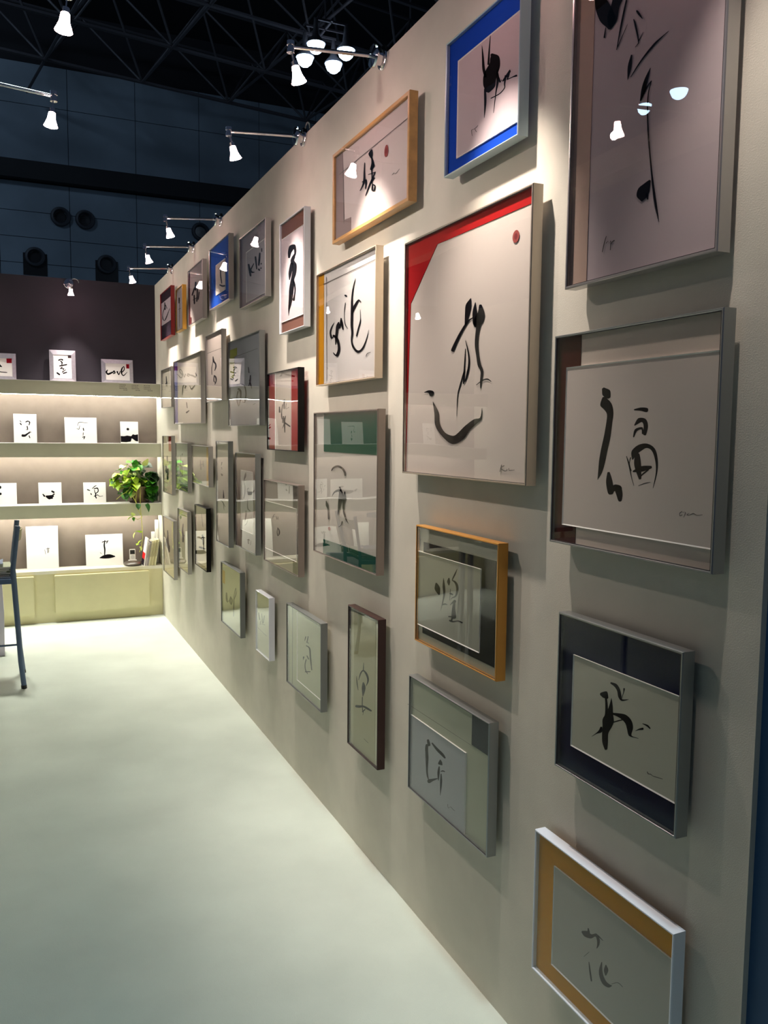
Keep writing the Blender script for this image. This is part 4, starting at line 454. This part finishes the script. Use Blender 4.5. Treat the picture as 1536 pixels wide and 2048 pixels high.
def make_card(lb, x, y, z, W, H, strokes, polys, fr, sq, dots, group):
    t = thing('framed_card' if fr else 'calligraphy_card', lb, 'picture' if fr else 'card', (x, y, z), group, (-TH, 0, 0))
    fn = lambda u, v, d: Vector((u, -d, v))
    if fr:
        x0, x1 = min(p[0] for p in fr) * 1e-4, max(p[0] for p in fr) * 1e-4; z0, z1 = min(p[1] for p in fr) * 1e-4, max(p[1] for p in fr) * 1e-4
        bm = bmesh.new(); O = [(-W / 2, 0), (W / 2, 0), (W / 2, H), (-W / 2, H)]; I = [(x0, z0), (x1, z0), (x1, z1), (x0, z1)]
        ov = [bm.verts.new(fn(*p, 0.006)) for p in O]; iv = [bm.verts.new(fn(*p, 0.012)) for p in I]; bv = [bm.verts.new(fn(*p, -0.004)) for p in O]; dv = [bm.verts.new(fn(*p, 0.006)) for p in I]
        for k in range(4):
            j = (k + 1) % 4
            bm.faces.new((ov[k], ov[j], iv[j], iv[k])); bm.faces.new((bv[k], bv[j], ov[j], ov[k])); bm.faces.new((iv[k], iv[j], dv[j], dv[k]))
        bm.faces.new(bv[::-1]); bmesh.ops.recalc_face_normals(bm, faces=bm.faces)
        bmobj('card_frame', bm, M_cf, t)
        bmobj('sheet', slab(bmesh.new(), I, 0.002, 0.007, fn), M_white, t); dep = 0.0074
        lg = bmesh.new(); box(lg, -0.02, 0.02, 0.005, 0.009, 0.0, H * 0.7); bmobj('back_stay', lg, M_black, t)
    else:
        bmobj('sheet', slab(bmesh.new(), [(-W / 2, 0), (W / 2, 0), (W / 2, H), (-W / 2, H)], -0.003, 0.003, fn), M_white, t); dep = 0.0034
    if strokes: bmobj('calligraphy', ink_mesh(bmesh.new(), strokes, 1e-4, fn, dep), M_ink, t)
    for P in polys:
        bmobj('ink_band', slab(bmesh.new(), [(a * 1e-4, b * 1e-4) for a, b in P], 0.003, dep, fn), M_ink, t)
    if sq: lab(bmobj('corner_square', slab(bmesh.new(), [(a * 1e-4, b * 1e-4) for a, b in sq[1]], 0.006, dep + 0.0003, fn), paper(sq[0]), t), 'red corner square' if sq[0][0] > 100 else 'dark corner square')
    for a, b, rx, ry in dots:
        bm = bmesh.new(); vs = [bm.verts.new(fn((a + rx * math.cos(q * math.pi / 12)) * 1e-4, (b + ry * math.sin(q * math.pi / 12)) * 1e-4, dep)) for q in range(24)]; bm.faces.new(vs)
        bmobj('ink_dot', bm, M_ink, t)
    return t
for (lb, x, y, z, W, H, strokes, polys, fr, sq, dots) in CARDS:
    make_card(lb, x, y, z, W, H, strokes, polys, fr, sq, dots, 'framed cards on the top shelf' if fr else 'cards on the shelves')
# more cards along the shelves to the left, seen in the glass of the pictures
LEFTC = [(5, -1.52, 1.409, 0.17, 0.22), (4, -1.86, 1.409, 0.20, 0.20), (6, -2.22, 1.409, 0.16, 0.22), (3, -2.58, 1.409, 0.17, 0.20),
         (8, -1.50, .9265, 0.15, 0.18), (7, -1.80, .9265, 0.34, 0.17), (8, -2.24, .9265, 0.16, 0.19), (7, -2.56, .9265, 0.16, 0.18),
         (10, -1.55, .41, 0.26, 0.24), (9, -1.95, .41, 0.22, 0.30), (10, -2.38, .41, 0.28, 0.24), (1, -1.62, 1.888, 0.18, 0.20), (2, -2.05, 1.888, 0.22, 0.16)]
WHERE = {1.409: 'upper shelf', .9265: 'middle shelf', .41: 'counter', 1.888: 'top shelf'}
ORD = ['first', 'second', 'third', 'fourth']; cnt = {}
for k, x, z, W, H in LEFTC:
    c = CARDS[k]; k_ = cnt.get(z, 0); cnt[z] = k_ + 1
    fr = c[8]; W, H = (c[4], c[5]) if fr else (W, H); sx, sy = W / c[4], H / c[5]
    st = [[[a * sx, b * sy, c_ * sx, d * sy] for a, b, c_, d in s] for s in c[6]]
    make_card('card on the %s beyond the left edge of the frame, %s from the edge' % (WHERE[z], ORD[k_]), x, 7.165, z, W, H, st, [], fr, c[9] if fr else None, [], 'cards beyond the left edge')

# ---------------------------------------------------------------- trailing plant
px_, pz_ = -0.165, 0.9265
pl = thing('potted_pothos', 'trailing pothos with yellow-green and dark leaves in a terracotta-beige pot on the middle shelf', 'plant', (px_, 7.125, pz_))
bmobj('pot', lathe(bmesh.new(), [(0.0, 0.0), (0.045, 0.0), (0.048, 0.004), (0.062, 0.115), (0.066, 0.118), (0.066, 0.132), (0.060, 0.132), (0.057, 0.118), (0.0, 0.112)], 28), mat('clay_pot', (150, 128, 98), 0.7, noise=0.1), pl, smooth=True)
bmobj('soil', lathe(bmesh.new(), [(0.0, 0.122), (0.057, 0.118)], 20), mat('soil', (40, 30, 22), 0.95), pl)
bmobj('saucer', lathe(bmesh.new(), [(0.0, 0.0005), (0.075, 0.0005), (0.082, 0.012), (0.078, 0.012), (0.072, 0.004)], 28), mat('dark_saucer', (70, 52, 44), 0.6), pl)
GREENS = [mat('leaf_dark_green', (26, 86, 22), 0.4, noise=0.25, nscale=60), mat('leaf_green', (58, 132, 26), 0.4, noise=0.25, nscale=60), mat('leaf_lime', (168, 206, 48), 0.4, noise=0.2, nscale=60), mat('leaf_cream', (214, 226, 130), 0.45, noise=0.15, nscale=60), mat('leaf_deep_green', (14, 50, 16), 0.5, noise=0.2, nscale=60)]  # five leaf greens, the last one darkest
def leaf_mesh(m, k):
    # heart-shaped, folded along the midrib, tip curling down
    out = [(0, 0.06), (0.22, -0.08), (0.45, 0.02), (0.56, 0.25), (0.50, 0.52), (0.30, 0.80), (0.0, 1.12)]
    bm = bmesh.new(); sec = []
    for (wx, ly) in out:
        pass
    spine = [(0, 0.02), (0, 0.18), (0, 0.38), (0, 0.58), (0, 0.78), (0, 0.96), (0, 1.12)]
    wid = [0.05, 0.46, 0.56, 0.50, 0.36, 0.18, 0.0]; back = [-0.0, -0.14, -0.04, 0.0, 0.0, 0.0, 0.0]
    z = lambda y: -0.22 * y * y
    S = [bm.verts.new((0, y, z(y))) for _, y in spine]
    Lf = [bm.verts.new((-w_, y + b, z(y) + w_ * 0.30)) for (_, y), w_, b in zip(spine[:-1], wid, back)]
    Rt = [bm.verts.new((w_, y + b, z(y) + w_ * 0.30)) for (_, y), w_, b in zip(spine[:-1], wid, back)]
    for i in range(5):
        bm.faces.new((S[i], S[i + 1], Lf[i + 1], Lf[i])); bm.faces.new((S[i + 1], S[i], Rt[i], Rt[i + 1]))
    bm.faces.new((S[5], S[6], Lf[5])); bm.faces.new((S[6], S[5], Rt[5]))
    me = D.meshes.new('leaf'); bm.normal_update(); bm.to_mesh(me); bm.free()
    for p in me.polygons: p.use_smooth = True
    me.materials.append(m); return me
LM = [leaf_mesh(m, i) for i, m in enumerate(GREENS)]
rnd = random.Random(11)
def leaf(p, d, size, k, roll=0.0):
    o = link('leaf', LM[k], None, pl)
    d = Vector(d).normalized()
    q = d.to_track_quat('Y', 'Z').to_matrix().to_4x4()
    o.matrix_local = Matrix.Translation(p) @ q @ Matrix.Rotation(roll, 4, 'Y') @ Matrix.Diagonal((size, size, size, 1))
stems = bmesh.new()
org = Vector((0, 0, 0.125))
for n in range(120):
    # crown of leaves: x -0.19..0.15, z 0.10..0.37 above the shelf
    x = rnd.uniform(-0.20, 0.145); s = 1 - ((x + 0.03) / 0.2) ** 2
    z = 0.13 + rnd.uniform(-0.03, 1) * (0.05 + 0.15 * max(s, 0.1)) ; y = rnd.uniform(-0.085, 0.055)
    if n > 88: z = rnd.uniform(0.03, 0.14); x = rnd.choice((-1, 1)) * rnd.uniform(0.05, 0.13); y = rnd.uniform(-0.08, 0.02)
    p = Vector((x, y, z)); size = rnd.uniform(0.046, 0.074)
    d = Vector((x * 3 + rnd.uniform(-.5, .5), -0.6 + rnd.uniform(-.4, .5), rnd.uniform(-0.9, 0.5)))
    if x < -0.02: k = rnd.choice((1, 2, 2, 0, 3, 1))
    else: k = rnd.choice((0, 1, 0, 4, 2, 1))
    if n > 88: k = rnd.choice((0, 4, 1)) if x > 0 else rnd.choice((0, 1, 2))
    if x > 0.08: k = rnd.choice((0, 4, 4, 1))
    # keep leaves off the wall and the board above
    d.z = min(d.z, 0.3)
    dd = d.normalized()
    for c_ in range(3):
        e = p + dd * size * 1.2
        if e.x > 0.135: p.x -= e.x - 0.135
        if e.y > 0.08: p.y -= e.y - 0.08
        if e.z < 0.02 and e.y > -0.075: p.z += 0.02 - e.z
    leaf(p, d, size, k, rnd.uniform(-0.6, 0.6))
    mid = (org + p) / 2 + Vector((0, 0, 0.03)); tube(stems, [org + Vector((rnd.uniform(-.02, .02), rnd.uniform(-.02, .02), -0.01)), mid, p], 0.0016, 5)
leaf((0.045, -0.06, 0.30), (0.1, -0.3, 1), 0.062, 3, 0.3)      # the upright cream leaf
leaf((-0.03, -0.03, 0.30), (0.0, -0.2, 1), 0.05, 1, 0.2)
leaf((-0.17, -0.07, 0.235), (-0.8, -0.3, -0.8), 0.075, 2, 0.2)
leaf((0.03, -0.135, -0.005), (0.6, -0.2, -1), 0.062, 0, 0.3)
leaf((-0.02, -0.135, 0.0), (-0.3, -0.2, -1), 0.045, 0, -0.2)
bmobj('stems', stems, mat('green_stem', (120, 150, 50), 0.6), pl)['kind'] = 'stuff'
M_vine = mat('pale_vine', (206, 206, 96), 0.6)
def vine(pts, leaves):
    bmobj('vine', tube(bmesh.new(), pts, 0.0024, 6), M_vine, pl, smooth=True)
    for p, d, s, k in leaves: leaf(p, d, s, k, rnd.uniform(-.5, .5))
vine([(0.0, -0.06, 0.14), (-0.01, -0.12, 0.05), (-0.008, -0.125, -0.05), (0.002, -0.125, -0.2), (0.005, -0.12, -0.28), (-0.006, -0.12, -0.35), (-0.022, -0.12, -0.395)],
     [((-0.008, -0.12, -0.24), (-0.8, -0.2, 0.5), 0.05, 2), ((-0.05, -0.12, -0.235), (-0.6, -0.2, -0.9), 0.045, 3), ((-0.005, -0.12, -0.30), (-0.9, -0.4, -0.5), 0.04, 2), ((-0.02, -0.12, -0.33), (-0.5, -0.6, 0.1), 0.04, 2), ((-0.02, -0.12, -0.35), (0.5, -0.4, -0.8), 0.035, 3)])
vine([(-0.02, -0.06, 0.13), (-0.045, -0.12, 0.03), (-0.03, -0.125, -0.05), (0.002, -0.125, -0.11), (-0.03, -0.125, -0.13), (-0.07, -0.122, -0.105)],
     [((-0.07, -0.122, -0.105), (-1, -0.2, -0.3), 0.045, 2), ((-0.065, -0.122, -0.10), (-0.3, -0.3, 0.9), 0.035, 3), ((-0.06, -0.122, -0.11), (-0.2, -0.3, -0.9), 0.03, 1)])
vine([(-0.05, -0.03, 0.16), (-0.10, -0.09, 0.10), (-0.15, -0.09, 0.07), (-0.19, -0.09, 0.035)], [((-0.09, -0.09, 0.11), (-0.6, -0.3, -0.4), 0.04, 2)])
vine([(0.0, -0.07, 0.14), (-0.055, -0.095, 0.10), (-0.06, -0.095, 0.05), (-0.04, -0.118, 0.0)], [((-0.06, -0.095, 0.09), (-0.4, -0.5, -0.6), 0.05, 3), ((-0.07, -0.10, 0.13), (0.5, -0.6, -0.3), 0.05, 2)])

# ---------------------------------------------------------------- music player on its dock
dk = thing('speaker_dock', 'round flattened dark brown speaker dock on the counter', 'speaker', (-0.228, 7.115, 0.41))
bmobj('body', lathe(bmesh.new(), [(0.0, 0.0), (0.055, 0.0), (0.071, 0.008), (0.074, 0.016), (0.066, 0.026), (0.045, 0.036), (0.02, 0.040), (0.0, 0.041)], 36), mat('brown_dock', (70, 58, 50), 0.3, coat=0.3), dk, smooth=True)
bmobj('cradle', box(bmesh.new(), -0.033, 0.033, -0.012, 0.014, 0.038, 0.046, 0.002), M_white, dk)
ip = thing('music_player', 'small white music player with a black screen standing in the brown dock', 'music player', (-0.228, 7.115, 0.4561), rot=(-0.12, 0, 0))
M_gl = mat('white_gloss_plastic', (244, 242, 236), 0.25, coat=0.4)
bmobj('body', box(bmesh.new(), -0.024, 0.024, -0.006, 0.006, 0.0, 0.088, 0.003), M_gl, ip)
bmobj('screen', box(bmesh.new(), -0.019, 0.019, -0.0068, -0.006, 0.046, 0.080), M_black, ip)
bmobj('click_wheel', lathe(bmesh.new(), [(0.0, 0.0008), (0.016, 0.0008), (0.016, 0.0)], 20, Matrix.Translation((0, -0.006, 0.022)) @ Matrix.Rotation(math.radians(90), 4, 'X')), mat('pale_grey_plastic', (214, 212, 208), 0.4), ip)

# ---------------------------------------------------------------- magazines leaning on the wall
bk = [(0.0, 0.010, 0.225, (240, 236, 234), 'red'), (0.013, 0.013, 0.19, (196, 186, 186), None), (0.029, 0.008, 0.20, (176, 170, 170), None), (0.040, 0.010, 0.205, (236, 228, 190), None), (0.053, 0.008, 0.205, (214, 206, 160), None),
      (0.064, 0.009, 0.21, (232, 224, 180), None), (0.076, 0.008, 0.21, (206, 198, 150), None), (0.087, 0.010, 0.215, (236, 230, 190), None)]
BL = ['white magazine with a red and dark lower cover, leftmost of the leaning row', 'greyish-pink magazine leaning second in the row', 'thin grey magazine leaning third in the row', 'cream magazine leaning fourth in the row', 'tan-striped magazine leaning fifth in the row',
      'cream magazine leaning sixth in the row', 'tan-striped magazine leaning seventh in the row', 'pale cream magazine leaning last in the row, nearest the wall']
for (dx, th, hgt, c, x), lb in zip(bk, BL):
    t = thing('magazine', lb, 'magazine', (-0.150 + dx, 7.10, 0.4125), 'magazines leaning in the corner', (0, 0.16, 0))
    bmobj('pages', box(bmesh.new(), 0.0012, th - 0.0012, -0.05, 0.083, 0.001, hgt - 0.001), M_white, t)
    bm = bmesh.new(); box(bm, 0.0, th, -0.0525, -0.0505, 0.0, hgt); box(bm, 0.0, 0.001, -0.0505, 0.085, 0.0, hgt); box(bm, th - 0.001, th, -0.0505, 0.085, 0.0, hgt)
    bmobj('cover', bm, paper(c), t)
    if x:
        lab(bmobj('cover_print', box(bmesh.new(), -0.0008, 0.0, -0.0505, 0.084, 0.05, 0.10), paper((200, 30, 34)), t), 'red band on the cover')
        lab(bmobj('cover_print', box(bmesh.new(), -0.0008, 0.0, -0.0505, 0.084, 0.0, 0.049), paper((38, 28, 40)), t), 'dark band on the cover')
    else:
        bmobj('spine_title', box(bmesh.new(), th * 0.3, th * 0.7, -0.0530, -0.0525, hgt * 0.35, hgt * 0.9), paper((150, 140, 110)), t)
for x, hgt, yy, lb in ((-0.047, 0.26, 7.212, 'white folder standing behind the magazines'), (-0.0165, 0.36, 7.212, 'tall white binder in the corner behind the magazines')):
    t = thing('folder', lb, 'folder', (x, yy, 0.41))
    bmobj('cover', box(bmesh.new(), -0.0135, 0.0135, -0.02, 0.02, 0.0, hgt, 0.002), M_white, t)
    bmobj('spine_label', box(bmesh.new(), -0.008, 0.008, -0.0208, -0.02, hgt * 0.4, hgt * 0.8), paper((222, 218, 210)), t)

# ---------------------------------------------------------------- chair, table, bag on the left
M_tubeb = mat('blue_grey_tube', (92, 112, 142), 0.4, 0.3)
ch = thing('stool', 'blue-grey steel tube stool with a low backrest, cut off at the left edge', 'chair', (-1.25, 5.43, 0.0))
for y, nm in ((5.262, 0), (5.612, 1)):
    yy = y - 5.43
    bm = bmesh.new()
    pts = [(-1.086, 0.012), (-1.100, 0.16), (-1.124, 0.62), (-1.128, 0.665), (-1.127, 0.71), (-1.112, 0.83), (-1.097, 0.955)]
    for (xa, za), (xb, zb) in zip(pts, pts[1:]):
        pass
    tube(bm, [(x + 1.25, yy, z) for x, z in pts], 0.0150, 10); o = bmobj('leg', bm, M_tubeb, ch, smooth=True)
    bmobj('foot_cap', tube(bmesh.new(), [(-1.086 + 1.25, yy, 0.0), (-1.0875 + 1.25, yy, 0.02)], 0.0165, 10), M_black, o)
    bm = tube(bmesh.new(), [(-1.50 + 1.25, yy, 0.012), (-1.47 + 1.25, yy, 0.20), (-1.44 + 1.25, yy, 0.64)], 0.0125, 10); o = bmobj('leg', bm, M_tubeb, ch, smooth=True)
    bmobj('foot_cap', tube(bmesh.new(), [(-1.50 + 1.25, yy, 0.0), (-1.498 + 1.25, yy, 0.02)], 0.0165, 10), M_black, o)
    if nm == 0: bmobj('stretcher', tube(bmesh.new(), [(-1.108 + 1.25, yy, 0.262), (-1.462 + 1.25, yy, 0.262)], 0.006, 8), M_tubeb, ch)
    bmobj('seat_rail', box(bmesh.new(), -0.20, 0.122, yy - 0.010, yy + 0.010, 0.622, 0.650), M_tubeb, ch)
bmobj('seat', box(bmesh.new(), -0.205, 0.112, -0.158, 0.158, 0.640, 0.655, 0.004), mat('dark_seat', (52, 64, 82), 0.5), ch)
bm = bmesh.new(); prv = None
for k in range(13):     # curved back panel between the two uprights, bulging outwards
    a = k / 12; y = -0.165 + 0.33 * a; bul = 0.034 * math.sin(math.pi * a)
    cur = [bm.verts.new((0.139 + bul - dx + dz * 0.12, y, 0.862 + dz)) for dx, dz in ((0, 0), (0, 0.062), (0.008, 0.062), (0.008, 0))]
    if prv:
        for j in range(4): bm.faces.new((prv[j], prv[(j + 1) % 4], cur[(j + 1) % 4], cur[j]))
    else: bm.faces.new(cur)
    prv = cur
bm.faces.new(prv[::-1]); bmesh.ops.recalc_face_normals(bm, faces=bm.faces)
lab(bmobj('backrest', bm, mat('tan_backrest', (150, 146, 112), 0.5), ch, smooth=True), 'curved olive backrest panel')
st = [(0.010, (120, 128, 108), 0.0), (0.012, (96, 110, 96), 0.01), (0.010, (150, 156, 132), -0.01), (0.010, (108, 118, 98), 0.0), (0.012, (186, 190, 166), 0.006)]
z = 0.6555
for i, (h_, c, ox) in enumerate(st):
    t = thing('catalogue', ['green-grey catalogue on the stool seat, lowest of the pile', 'dark green catalogue on the stool, second from below', 'pale grey-green catalogue in the middle of the pile on the stool', 'olive catalogue, second from the top of the pile on the stool', 'pale catalogue topmost of the pile on the stool'][i], 'book', (-1.28 + ox, 5.43, z), 'catalogues piled on the stool', (0, 0, ox * 6))
    bmobj('pages', box(bmesh.new(), -0.140, 0.133, -0.104, 0.104, 0.0015, h_ - 0.0015), M_white, t)
    bm = bmesh.new(); box(bm, -0.142, 0.136, -0.106, 0.106, 0.0, 0.0014); box(bm, -0.142, 0.136, -0.106, 0.106, h_ - 0.0014, h_); box(bm, 0.1335, 0.136, -0.106, 0.106, 0.0014, h_ - 0.0014)
    bmobj('cover', bm, paper(c), t); z += h_ + 0.0004
t = thing('plastic_sleeve', 'crumpled pale blue-white paper lying on the pile on the stool', 'paper', (-1.29, 5.42, z + 0.001))
bm = bmesh.new(); g = 9; V = [[bm.verts.new((-0.12 + 0.23 * i / g, -0.09 + 0.18 * j / g, 0.004 + 0.012 * abs(math.sin(i * 1.3 + j * 0.7)) + (0.01 if i == g else 0))) for j in range(g + 1)] for i in range(g + 1)]
for i in range(g):
    for j in range(g): bm.faces.new((V[i][j], V[i + 1][j], V[i + 1][j + 1], V[i][j + 1]))
bmesh.ops.solidify(bm, geom=list(bm.faces), thickness=0.002)
bmobj('sheet', bm, mat('blue_white_sheet', (206, 216, 236), 0.4), t, smooth=True)
bg_ = thing('paper_bag', 'white paper bag standing on the floor behind the stool, cut off at the left edge', 'bag', (-1.333, 6.15, 0.0))
bm = bmesh.new(); P0 = [(-0.14, -0.06), (0.14, -0.06), (0.14, 0.06), (-0.14, 0.06)]
a = [bm.verts.new((x, y, 0.001)) for x, y in P0]; m_ = [bm.verts.new((x * 1.02, y * 1.0, 0.30)) for x, y in P0]; b = [bm.verts.new((x * 0.94, y * 0.5, 0.56)) for x, y in P0]; i_ = [bm.verts.new((x * 0.92, y * 0.44, 0.555)) for x, y in P0]; j_ = [bm.verts.new((x * 0.9, y * 0.8, 0.02)) for x, y in P0]
for A_, B_ in ((a, m_), (m_, b), (b, i_), (i_, j_)):
    for k in range(4): bm.faces.new((A_[k], A_[(k + 1) % 4], B_[(k + 1) % 4], B_[k]))
bm.faces.new(a[::-1]); bm.faces.new(j_); bmesh.ops.recalc_face_normals(bm, faces=bm.faces)
bmobj('body', bm, mat('lilac_white_paper', (226, 222, 236), 0.7), bg_)
for s in (-1, 1): bmobj('handle', tube(bmesh.new(), [(-0.05, s * 0.028, 0.53), (-0.045, s * 0.028, 0.62), (0, s * 0.028, 0.65), (0.045, s * 0.028, 0.62), (0.05, s * 0.028, 0.53)], 0.003, 6), M_white, bg_, smooth=True)
for ty, tw, tl, lb in ((5.4, 0.42, 0.75, 'high grey table beyond the left edge of the frame, farther of two'), (3.15, 0.60, 1.0, 'added unseen high grey table that shades the floor, nearer of two')):
    tx = -2.0 if tw < 0.5 else -1.87  # the nearer table is added to darken the floor mirrored in the navy frame
    tb = thing('table', lb, 'table', (tx, ty, 0), 'high tables')
    bmobj('table_top', box(bmesh.new(), -tw, tw, -tl, tl, 0.86, 0.89, 0.003), mat('grey_laminate', (150, 156, 168), 0.35), tb)
    for sx in (-1, 1):
        for sy in (-1, 1): bmobj('leg', tube(bmesh.new(), [(sx * (tw - 0.05), sy * (tl - 0.07), 0.0), (sx * (tw - 0.05), sy * (tl - 0.07), 0.86)], 0.018, 12), M_chrome, tb, smooth=True)
